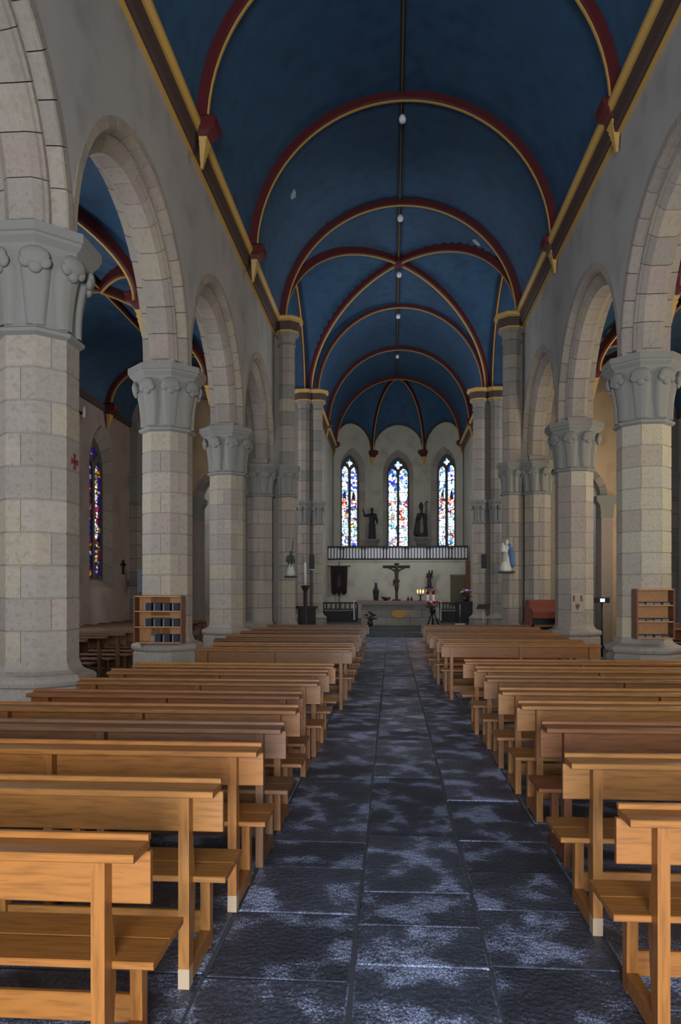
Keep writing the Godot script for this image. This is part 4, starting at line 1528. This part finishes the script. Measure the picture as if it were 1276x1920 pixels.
	put("top_rail", boxes([[Vector3(-3.46, 0.62, -0.06), Vector3(3.46, 0.7, 0.06)]]), M["dark_wood"], t)
	put("bottom_rail", boxes([[Vector3(-3.46, 0.0, -0.06), Vector3(3.46, 0.09, 0.06)]]), M["dark_wood"], t)
	var nb := 45
	for i in nb + 1:
		var x := lerpf(-3.43, 3.43, float(i) / nb)
		var bold := i % 7 == 4 or i % 7 == 5
		var hw := 0.032 if bold else 0.021
		var tb := TB.new()
		tb.prism(PackedVector2Array([Vector2(-hw * 1.7, 0.09), Vector2(hw * 1.7, 0.09), Vector2(hw, 0.14), Vector2(hw, 0.5 if bold else 0.57), Vector2(hw * (2.2 if bold else 1.7), 0.62), Vector2(-hw * (2.2 if bold else 1.7), 0.62), Vector2(-hw, 0.5 if bold else 0.57), Vector2(-hw, 0.14)]), Vector3(x, 0, -0.02), Vector3.RIGHT, Vector3.UP, Vector3(0, 0, 0.045))
		put("baluster", tb.mesh(), M["dark_wood"], t)
	t = thing("banner", "dark red embroidered procession banner hanging on the screen wall", "banner", P(-2.62, 1.35, D - 0.14))
	put("pole", tubes([[Vector3(-0.52, 1.52, 0), Vector3(0.55, 1.52, 0), 0.025, 0.025]]), M["bronze"], t)
	put("staff", tubes([[Vector3(0, -1.0, -0.02), Vector3(0, 1.75, -0.02), 0.02, 0.02]]), M["bronze"], t)
	for s in [-1, 1]:
		put("finial", tubes([[Vector3(s * 0.51, 1.52, 0), Vector3(s * 0.56, 1.52, 0), 0.045, 0.02]]), M["bronze"], t)
	var ban := TB.new()
	ban.prism(PackedVector2Array([Vector2(-0.42, 1.5), Vector2(-0.38, 0.2), Vector2(-0.28, 0.1), Vector2(-0.16, 0.12), Vector2(-0.1, 0.22), Vector2(0.0, 0.0), Vector2(0.1, 0.22), Vector2(0.16, 0.12), Vector2(0.28, 0.1), Vector2(0.38, 0.2), Vector2(0.42, 1.5)]), Vector3(0, 0, 0), Vector3.RIGHT, Vector3.UP, Vector3(0, 0, 0.02))
	mat("banner_red", Color(0.11, 0.055, 0.055), 0.9)
	mat("banner_trim", Color(0.17, 0.1, 0.08), 0.8)
	mat("banner_figure", Color(0.25, 0.15, 0.14), 0.8)
	put("cloth", ban.mesh(), M["banner_red"], t)
	put("trim", boxes([[Vector3(-0.4, 1.38, 0.021), Vector3(0.4, 1.42, 0.026)], [Vector3(-0.34, 0.3, 0.021), Vector3(-0.31, 1.36, 0.026)], [Vector3(0.31, 0.3, 0.021), Vector3(0.34, 1.36, 0.026)]]), M["banner_trim"], t)
	var bf := TB.new()
	bf.prism(PackedVector2Array([Vector2(-0.1, 0.5), Vector2(0.1, 0.5), Vector2(0.08, 0.85), Vector2(0.05, 0.95), Vector2(0.06, 1.06), Vector2(0, 1.12), Vector2(-0.06, 1.06), Vector2(-0.05, 0.95), Vector2(-0.08, 0.85)]), Vector3(0, 0, 0.02), Vector3.RIGHT, Vector3.UP, Vector3(0, 0, 0.006))
	put("embroidered_figure", bf.mesh(), M["banner_figure"], t)
	t = thing("louvred_shutter", "olive louvred shutter panel on the screen wall", "shutter", P(3.22, 0.95, D - 0.02))
	put("frame", boxes([[Vector3(-0.38, 0, 0), Vector3(-0.34, 1.5, 0.05)], [Vector3(0.34, 0, 0), Vector3(0.38, 1.5, 0.05)], [Vector3(-0.38, 1.46, 0), Vector3(0.38, 1.5, 0.05)], [Vector3(-0.38, 0, 0), Vector3(0.38, 0.04, 0.05)]]), M["louvre"], t)
	for k in 17:
		var sl := TB.new()
		sl.prism(PackedVector2Array([Vector2(0, 0.05), Vector2(0.05, 0), Vector2(0.055, 0.012), Vector2(0.005, 0.062)]), Vector3(-0.34, 0.05 + 0.083 * k, 0), Vector3(0, 0, 1), Vector3.UP, Vector3(0.68, 0, 0))
		put("slat", sl.mesh(), M["louvre"], t)
	tag(put("leaning_board", boxes([[Vector3(-0.09, 0, 0), Vector3(0.09, 2.85, 0.05)]]), M["shelf_dark"], null, P(3.66, y, D - 0.15)), "tall brown board standing beside the louvred shutter", "board")
	t = thing("wall_statue", "small dark Madonna with child on a bracket on the screen wall", "statue", P(1.8, 1.85, D - 0.22))
	put("figure", figure(robed(0.82) + [J(Vector3(0.12, 0.62, 0.08), Vector3(0.13, 0.72, 0.08), 0.05, 0.045), J(Vector3(0.14, 0.78, 0.08), Vector3(0.14, 0.79, 0.08), 0.035, 0.035)], 0.024, 0.05), M["statue_brown"], t)
	put("ledge", boxes([[Vector3(-0.2, -0.05, -0.2), Vector3(0.2, 0.0, 0.16)]]), M["statue_dark"], t)
	# --- statues between the apse windows
	t = thing("apostle_statue", "dark robed statue with one arm raised, on a bracket between apse windows", "statue", P(-1.12, 4.5, 41.2))
	put("figure", figure(robed(1.75, 1.0), 0.035, 0.07), M["statue_dark"], t)
	bracket(t, 0.45)
	t = thing("bishop_statue", "brown bishop statue with mitre and crozier on a bracket in the apse", "statue", P(1.6, 4.6, 41.2))
	put("figure", figure(robed(1.62) + [J(Vector3(-0.3, 0.2, -0.05), Vector3(-0.22, 1.0, -0.02), 0.16, 0.1), J(Vector3(0.22, 0.15, -0.05), Vector3(0.2, 1.0, -0.02), 0.16, 0.1)], 0.035, 0.08), M["statue_brown"], t)
	put("alb", figure([J(Vector3(0, 0.3, 0.13), Vector3(0, 1.0, 0.1), 0.12, 0.09)], 0.035, 0.05), M["stone5"], t)
	var mi := TB.new()
	mi.lathe(PackedVector2Array([Vector2(0.1, 1.56), Vector2(0.13, 1.68), Vector2(0.1, 1.82), Vector2(0.01, 1.95)]), Vector3(-0.02, 0, 0), 10, 1.0, 0.5)
	put("mitre", mi.mesh(true), M["statue_brown"], t)
	put("crozier", tubes([[Vector3(0.3, 0, 0.15), Vector3(0.27, 1.7, 0.12), 0.022, 0.022], [Vector3(0.27, 1.7, 0.12), Vector3(0.2, 1.85, 0.12), 0.03, 0.03], [Vector3(0.2, 1.85, 0.12), Vector3(0.29, 1.95, 0.12), 0.03, 0.03], [Vector3(0.29, 1.95, 0.12), Vector3(0.37, 1.84, 0.12), 0.03, 0.02]]), M["statue_brown"], t)
	bracket(t, 0.46)
	# --- statues on the crossing piers
	t = thing("armoured_statue", "small statue in green cloak and pale skirt holding a lance, on the pier", "statue", P(-2.9, 2.08, 21.22))
	put("figure", figure(robed(0.72), 0.022, 0.04), M["statue_green"], t)
	put("skirt", figure([J(Vector3(0, 0.08, 0.03), Vector3(0.01, 0.32, 0.03), 0.12, 0.06)], 0.022, 0.04), M["statue_white"], t)
	put("lance", tubes([[Vector3(0.02, 0.25, 0.1), Vector3(0.08, 1.02, 0.06), 0.014, 0.008]]), M["iron"], t)
	put("ledge", boxes([[Vector3(-0.16, -0.05, -0.22), Vector3(0.18, 0.0, 0.14)]]), M["statue_dark"], t)
	t = thing("madonna_statue", "white and blue Madonna with child statue on a ledge of the pier", "statue", P(3.2, 2.2, 21.2))
	put("figure", figure(robed(0.9) + [J(Vector3(-0.13, 0.58, 0.1), Vector3(-0.12, 0.68, 0.1), 0.06, 0.05), J(Vector3(-0.12, 0.75, 0.1), Vector3(-0.12, 0.76, 0.1), 0.04, 0.04), J(Vector3(-0.1, 0.06, 0.06), Vector3(-0.1, 0.2, 0.06), 0.1, 0.07)], 0.022, 0.05), M["statue_white"], t)
	put("mantle", figure([J(Vector3(0.13, 0.2, 0.0), Vector3(0.11, 0.5, 0.02), 0.1, 0.1), J(Vector3(0.11, 0.5, 0.02), Vector3(0.05, 0.7, -0.03), 0.1, 0.09)], 0.022, 0.05), M["statue_blue"], t)
	put("ledge", boxes([[Vector3(-0.22, -0.05, -0.3), Vector3(0.2, 0.0, 0.16)]]), M["statue_dark"], t)
	# --- loudspeakers on the chancel piers
	for s in [[-3.14, "banner"], [3.52, "Madonna"]]:
		t = thing("loudspeaker", "narrow black loudspeaker on the chancel pier on the %s side" % s[1], "loudspeaker", P(s[0], 2.5, 29.08), "black loudspeakers on the piers")
		put("cabinet", boxes([[Vector3(-0.095, 0, -0.1), Vector3(0.095, 0.56, 0.1)]]), M["black"], t)
		put("bracket", boxes([[Vector3(-0.07, -0.03, -0.2), Vector3(0.07, 0.0, 0.06)]]), M["white"], t)
	# --- paschal candle
	t = thing("paschal_candle", "tall white paschal candle on a dark turned stand", "candle", P(-2.86, 0, 24.5))
	put("candle", tubes([[Vector3(0, 1.84, 0), Vector3(0, 2.58, 0), 0.035, 0.033]], 12), M["cloth_white"], t)
	var ps := TB.new()
	ps.lathe(PackedVector2Array([Vector2(0.22, 0), Vector2(0.22, 0.06), Vector2(0.08, 0.14), Vector2(0.065, 0.5), Vector2(0.09, 0.56), Vector2(0.065, 0.62), Vector2(0.06, 1.6), Vector2(0.08, 1.68), Vector2(0.14, 1.78), Vector2(0.15, 1.84)]), Vector3.ZERO, 14)
	put("stand", ps.mesh(true), M["dark_wood"], t)
	t = thing("reading_desk", "dark wooden sloping desk beside the paschal candle", "desk", P(-2.88, 0, 25.1))
	put("top", boxes([[Vector3(-0.36, 1.05, -0.22), Vector3(0.36, 1.14, 0.25)]]), M["dark_wood"], t)
	put("panel", boxes([[Vector3(-0.3, 0, -0.05), Vector3(0.3, 1.05, 0.05)]]), M["dark_wood"], t)
	put("foot", boxes([[Vector3(-0.34, 0, -0.25), Vector3(0.34, 0.08, 0.25)]]), M["dark_wood"], t)
	# --- stalls either side of the altar
	for s in [[-2.3, 0.78, "banner"], [2.65, 0.55, "shutter"]]:
		t = thing("choir_stall", "dark choir stall with small balusters on the %s side of the altar" % s[2], "bench", P(s[0], y, 33.0))
		var h: float = s[1]
		put("back_rail", boxes([[Vector3(-h, 0.78, -0.25), Vector3(h, 0.85, -0.19)]]), M["dark_wood"], t)
		put("mid_rail", boxes([[Vector3(-h, 0.5, -0.25), Vector3(h, 0.56, -0.19)]]), M["dark_wood"], t)
		put("seat", boxes([[Vector3(-h, 0.42, -0.22), Vector3(h, 0.46, 0.22)]]), M["dark_wood"], t)
		put("seat_pad", boxes([[Vector3(-h * 0.5, 0.461, -0.16), Vector3(h * 0.9, 0.485, 0.2)]]), M["page"], t)
		put("front_panel", boxes([[Vector3(-h, 0, 0.18), Vector3(h, 0.42, 0.21)]]), M["dark_wood"], t)
		for e in [-1, 1]:
			put("end_panel", boxes([[Vector3(e * h, 0, -0.26), Vector3(e * (h - 0.05), 0.86, 0.24)]]), M["dark_wood"], t)
		for k in 7:
			var x := lerpf(-h + 0.15, h - 0.15, k / 6.0)
			put("baluster", boxes([[Vector3(x - 0.03, 0.56, -0.24), Vector3(x + 0.03, 0.78, -0.2)]]), M["dark_wood"], t)
	# --- dark table with pink flowers, stool and music stand
	t = thing("side_table", "dark covered table under the pink flowers", "table", P(3.0, y, 31.0))
	put("top", boxes([[Vector3(-0.36, 0.85, -0.28), Vector3(0.36, 0.92, 0.28)]]), M["dark_wood"], t)
	put("cabinet", boxes([[Vector3(-0.3, 0.06, -0.24), Vector3(0.3, 0.85, 0.22)]]), M["black"], t)
	for e in [[-1, -1], [-1, 1], [1, -1], [1, 1]]:
		put("leg", boxes([[Vector3(e[0] * 0.35, 0, e[1] * 0.27), Vector3(e[0] * 0.3, 0.85, e[1] * 0.23)]]), M["dark_wood"], t)
	bouquet("pink and white flowers in a vase on the dark table", P(3.02, y + 0.921, 31.0), 0.24, ["petal_pink", "petal_pink", "petal_white"], 9, 0.24)
	t = thing("microphone_stand", "thin pale metal microphone stand before the dark table", "stand", P(2.72, y, 30.3))
	put("rod", tubes([[Vector3(0, 0, 0), Vector3(0, 0.82, 0), 0.02, 0.018]]), M["metal"], t)
	put("foot", boxes([[Vector3(-0.2, 0, -0.02), Vector3(0.2, 0.04, 0.02)], [Vector3(-0.02, 0, -0.2), Vector3(0.02, 0.04, 0.2)]]), M["metal"], t)
	t = thing("music_stand", "dark music stand beside the Madonna pier", "stand", P(3.25, 0.0, 26.6))
	var de := TB.new()
	de.prism(PackedVector2Array([Vector2(-0.26, 1.0), Vector2(0.2, 1.0), Vector2(0.27, 1.16), Vector2(-0.19, 1.16)]), Vector3(0, 0, 0), Vector3.RIGHT, Vector3(0, 1, -0.4), Vector3(0, 0.01, 0.03))
	put("desk", de.mesh(), M["dark_wood"], t)
	put("pole", tubes([[Vector3(0, 0.05, -0.4), Vector3(0, 1.05, -0.4), 0.02, 0.02]]), M["metal"], t)
	for k in 3:
		var a := TAU * k / 3
		put("leg", tubes([[Vector3(0, 0.3, -0.4), Vector3(0.25 * cos(a), 0.0, -0.4 + 0.25 * sin(a)), 0.015, 0.015]]), M["metal"], t)


func nave_things() -> void:
	shelf_unit("wooden book shelf with navy hymn books fixed to a column", P(-3.83, 0.79, 11.97), 0.8, 0.78, true)
	shelf_unit("tall wooden shelf with a few flat booklets fixed to a column", P(4.1, 0.9, 11.96), 0.58, 0.78, false)
	# red consecration cross painted on the shaft
	var x := TB.new()
	for k in 4:
		var a := PI / 2 * k
		var u := Vector2(cos(a), sin(a))
		var p := Vector2(-u.y, u.x)
		x.prism(PackedVector2Array([u * 0.0 - p * 0.01, u * 0.085 - p * 0.035, u * 0.085 + p * 0.035, u * 0.0 + p * 0.01]), Vector3.ZERO, Vector3.RIGHT, Vector3.UP, Vector3(0, 0, 0.008))
	mat("cross_red", Color(0.42, 0.1, 0.09), 0.8)
	var rc := put("consecration_cross", x.mesh(), M["cross_red"], null, P(-3.462, 3.06, 7.93), deg_to_rad(90))
	tag(rc, "small red painted cross with flared arms on the column", "cross")
	# painted plaque
	var pl := thing("painted_plaque", "faded plaque with three small brown figures on the column", "plaque", P(4.12, 1.18, 16.905))
	put("plate", boxes([[Vector3(-0.16, 0, 0), Vector3(0.12, 0.42, 0.012)]]), M["stone0"], pl)
	mat("faded_brown", Color(0.4, 0.25, 0.12), 0.9)
	var pf := TB.new()
	pf.prism(PackedVector2Array([Vector2(-0.05, 0.12), Vector2(0, 0.02), Vector2(0.05, 0.12), Vector2(0.03, 0.16), Vector2(-0.03, 0.16)]), Vector3(-0.02, 0.02, 0.012), Vector3.RIGHT, Vector3.UP, Vector3(0, 0, 0.006))
	put("emblem", pf.mesh(), M["faded_brown"], pl)
	for s in [-0.1, 0.06]:
		put("emblem", boxes([[Vector3(s - 0.018, 0.24, 0.012), Vector3(s + 0.018, 0.37, 0.018)]]), M["faded_brown"], pl)
	# wall cross, column loudspeakers and lamp in the aisles
	var t := thing("wall_cross", "black cross hanging on the aisle wall beside the stained glass", "cross", P(-7.66, 2.12, 20.86))
	put("upright", boxes([[Vector3(-0.01, 0, -0.04), Vector3(0.02, 0.42, 0.04)]]), M["black"], t)
	put("crossbar", boxes([[Vector3(-0.01, 0.25, -0.17), Vector3(0.02, 0.32, 0.17)]]), M["black"], t)
	for s in [[-7.25, 21.1, "deep blue window"], [7.62, 19.9, "booklet shelf"]]:
		t = thing("column_loudspeaker", "pale grey column loudspeaker on the wall near the %s" % s[2], "loudspeaker", P(s[0], 1.62, s[1]))
		put("cabinet", boxes([[Vector3(-0.07, 0, -0.06), Vector3(0.07, 0.66, 0.06)]]), M["speaker_gray"], t)
		put("bracket", boxes([[Vector3(-0.03, 0.2, -0.3), Vector3(0.03, 0.4, -0.06)]]), M["iron"], t)
		put("cable", tubes([[Vector3(0.0, 0, 0), Vector3(0.02, -1.4, -0.02), 0.008, 0.008]], 6), M["black"], t)
	t = thing("wall_lamp", "slim white wall lamp above the deep blue window", "lamp", P(-7.64, 5.93, 17.93))
	put("tube", tubes([[Vector3(0.06, 0, 0), Vector3(0.06, 0.26, 0), 0.035, 0.035]], 10), M["white"], t)
	put("bracket", boxes([[Vector3(-0.06, 0.08, -0.02), Vector3(0.04, 0.14, 0.02)]]), M["iron"], t)
	# draped organ console with its bench
	t = thing("draped_organ", "organ console covered with a brown cloth beside the pier", "organ", P(4.35, 0, 20.3))
	var dr := TB.new()
	dr.prism(PackedVector2Array([Vector2(-0.4, 0.93), Vector2(-0.4, 1.1), Vector2(-0.36, 1.14), Vector2(-0.1, 1.2), Vector2(0.1, 1.36), Vector2(0.2, 1.41), Vector2(0.5, 1.41), Vector2(0.55, 1.36), Vector2(0.56, 0.9)]), Vector3(-0.68, 0, 0), Vector3(0, 0, -1), Vector3.UP, Vector3(1.36, 0, 0))
	for s in [-1.0, 1.0]:
		dr.prism(PackedVector2Array([Vector2(-0.4, 0.55), Vector2(-0.38, 1.08), Vector2(0.12, 1.34), Vector2(0.5, 1.38), Vector2(0.55, 0.5), Vector2(0.1, 0.62)]), Vector3(s * 0.69, 0, 0), Vector3(0, 0, -1), Vector3.UP, Vector3(s * 0.025, 0, 0))
	put("cloth_cover", dr.mesh(), M["cloth_brown"], t)
	put("body", boxes([[Vector3(-0.62, 0.1, -0.5), Vector3(0.62, 0.93, -0.12)]]), M["dark_wood"], t)
	put("key_shelf", boxes([[Vector3(-0.62, 0.7, -0.12), Vector3(0.62, 0.76, 0.3)]]), M["shelf_dark"], t)
	for s in [-1, 1]:
		put("side_panel", boxes([[Vector3(s * 0.66, 0, -0.54), Vector3(s * 0.6, 0.92, -0.1)]]), M["dark_wood"], t)
		put("leg", boxes([[Vector3(s * 0.66, 0, 0.26), Vector3(s * 0.58, 0.7, 0.34)]]), M["dark_wood"], t)
	t = thing("organ_bench", "low wooden bench in front of the draped organ", "bench", P(4.4, 0, 19.6))
	put("seat", boxes([[Vector3(-0.45, 0.5, -0.16), Vector3(0.45, 0.54, 0.16)]]), M["shelf_dark"], t)
	for s in [-1, 1]:
		put("leg", boxes([[Vector3(s * 0.42, 0, -0.14), Vector3(s * 0.37, 0.5, 0.14)]]), M["shelf_dark"], t)
	# small screen on a stand between the columns
	t = thing("screen_stand", "small black device with a lit screen on a thin stand between columns", "screen", P(5.07, 0, 18.5))
	put("device", boxes([[Vector3(-0.17, 1.36, -0.06), Vector3(0.17, 1.49, 0.06)]]), M["black"], t)
	put("lit_screen", boxes([[Vector3(-0.06, 1.385, 0.06), Vector3(0.05, 1.465, 0.065)]]), M["screen_lit"], t)
	put("pole", tubes([[Vector3(0, 0.05, 0), Vector3(0, 1.36, 0), 0.025, 0.02]]), M["iron"], t)
	for k in 3:
		var a := TAU * k / 3 + 0.4
		put("leg", tubes([[Vector3(0, 0.35, 0), Vector3(0.28 * cos(a), 0, 0.28 * sin(a)), 0.018, 0.018]]), M["iron"], t)
	for k in 2:
		t = thing("chair", ["dark wooden chair standing behind the lit screen", "dark wooden chair beside the booklet shelf column"][k], "chair", P(5.3, 0, 17.3 - 1.6 * k))
		put("seat", boxes([[Vector3(-0.21, 0.43, -0.2), Vector3(0.21, 0.46, 0.2)]]), M["shelf_dark"], t)
		put("backrest", boxes([[Vector3(-0.2, 0.68, 0.17), Vector3(0.2, 0.86, 0.2)]]), M["shelf_dark"], t)
		for e in [[-1, -1, 0.43], [1, -1, 0.43], [-1, 1, 0.88], [1, 1, 0.88]]:
			put("leg", boxes([[Vector3(e[0] * 0.2, 0, e[1] * 0.19), Vector3(e[0] * 0.165, e[2], e[1] * 0.155)]]), M["shelf_dark"], t)


func lights() -> void:
	var day := Color(0.93, 0.96, 1.0)
	# the open west door, the window above it, the aisle windows, windowless transept ends and added chancel windows
	area(P(0.2, 1.9, -5.9), Vector3(0, 0.02, -1), Vector2(3.0, 3.6), DOOR, day)
	area(P(0.2, 7.0, -5.8), Vector3(0, -0.12, -1), Vector2(3.8, 3.4), WEST, day)
	for side in [-1.0, 1.0]:
		var x := -7.45 if side < 0 else 7.72
		for k in range(1, 6):
			var d := -6.2 + BAY * (k + 0.5)
			if side < 0 and k == 5:
				continue
			if side > 0 and k == 5:
				d -= 0.2
			area(P(x, 3.9, d), Vector3(-side, -0.05, 0), Vector2(1.1, 3.3), (NORTH if k < 3 else NORTH_FAR) if side < 0 else SOUTH if k < 3 else SOUTH_FAR, day if side < 0 else Color(1.0, 0.95, 0.86))
		area(P(CX + side * 9.0, 6.5, 25.95), Vector3(-side, 0.05, 0), Vector2(2.4, 4.0), TRANS, day)  # unseen panel light, no window is built in the transept wall
		area(P(0.3 + side * 3.4, 5.8, 31.9), Vector3(-side, -0.05, 0), Vector2(1.0, 3.6), CHANCEL, day)


const DOOR := 20.0
const NORTH_FAR := 4.0
const SOUTH_FAR := 4.0
const CHANCEL := 5.5
const WEST := 0.8
const NORTH := 1.0
const SOUTH := 0.8
const TRANS := 3.6
const APSE := 3.6


func _ready() -> void:
	rng.seed = 20240611
	var cam := Camera3D.new()
	cam.name = "camera"
	cam.projection = Camera3D.PROJECTION_FRUSTUM
	cam.keep_aspect = Camera3D.KEEP_HEIGHT
	cam.near = 0.1
	cam.far = 120.0
	cam.size = 0.1 * 1920.0 / 1400.0
	cam.frustum_offset = Vector2(0, 0.1 * 148.0 / 1400.0)
	add_child(cam)
	cam.position = Vector3(0, 1.65, 0)
	cam.rotation.y = atan(97.0 / 1400.0)
	cam.current = true
	var we := WorldEnvironment.new()
	var env := Environment.new()
	env.background_mode = Environment.BG_COLOR
	env.background_color = Color(0.2, 0.24, 0.3)
	env.tonemap_mode = Environment.TONE_MAPPER_LINEAR
	env.tonemap_exposure = 0.9
	env.sdfgi_enabled = true
	env.ssao_enabled = true
	env.ssil_enabled = true
	we.environment = env
	we.name = "environment"
	add_child(we)
	lights()
	make_materials()
	for i in 3:
		glass_mat("glass_apse%d" % i, 0, 40 + i, APSE)
	for i in 2:
		glass_mat("glass_aisle%d" % i, 1, 60 + i, 1.6)
	glass_mat("glass_west", 0, 71, 2.0)
	floor_stones()
	shell()
	arcade(-1, XL)
	arcade(1, XR)
	high_vaults()
	aisle(-1)
	aisle(1)
	column(XL, -1.5, "octagonal stone column by the west wall on the banner side")
	column(XL, 3.2, "octagonal stone column on the banner side, next before the red cross column")
	column(XL, 7.9, "octagonal stone column with a small red painted cross")
	column(XL, 12.6, "octagonal stone column carrying the shelf of navy hymn books")
	column(XL, 17.3, "octagonal stone column between the hymn book shelf and the crossing pier")
	column(XR, -1.5, "octagonal stone column by the west wall on the organ side")
	column(XR, 3.2, "octagonal stone column on the organ side, two bays before the booklet shelf")
	column(XR, 7.9, "octagonal stone column on the organ side, next before the booklet shelf")
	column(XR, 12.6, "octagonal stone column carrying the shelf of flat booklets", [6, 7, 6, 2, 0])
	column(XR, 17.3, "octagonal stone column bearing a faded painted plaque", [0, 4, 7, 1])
	pier("stone crossing pier with an armoured statue on its shaft", [[XL, 21.7, 0.36, false], [-3.08, 21.75, 0.24, true]], [-3.75, 22.25, 0.62, 0.4], 5.3, 9.15)
	pier("stone crossing pier with a white and blue Madonna on its shaft", [[XR, 21.7, 0.36, false], [3.42, 21.75, 0.26, true]], [4.05, 22.25, 0.62, 0.4], 5.3, 9.1)
	pier("stone chancel pier next to the paschal candle", [[-3.5, 29.55, 0.24, true], [-2.98, 29.65, 0.22, true]], [-3.7, 30.1, 0.8, 0.4], 5.2, 9.15)
	pier("stone chancel pier next to the table with pink flowers", [[4.05, 29.55, 0.24, true], [3.4, 29.65, 0.24, true]], [4.15, 30.1, 0.85, 0.4], 5.2, 9.1)
	pews()
	chancel_things()
	nave_things()
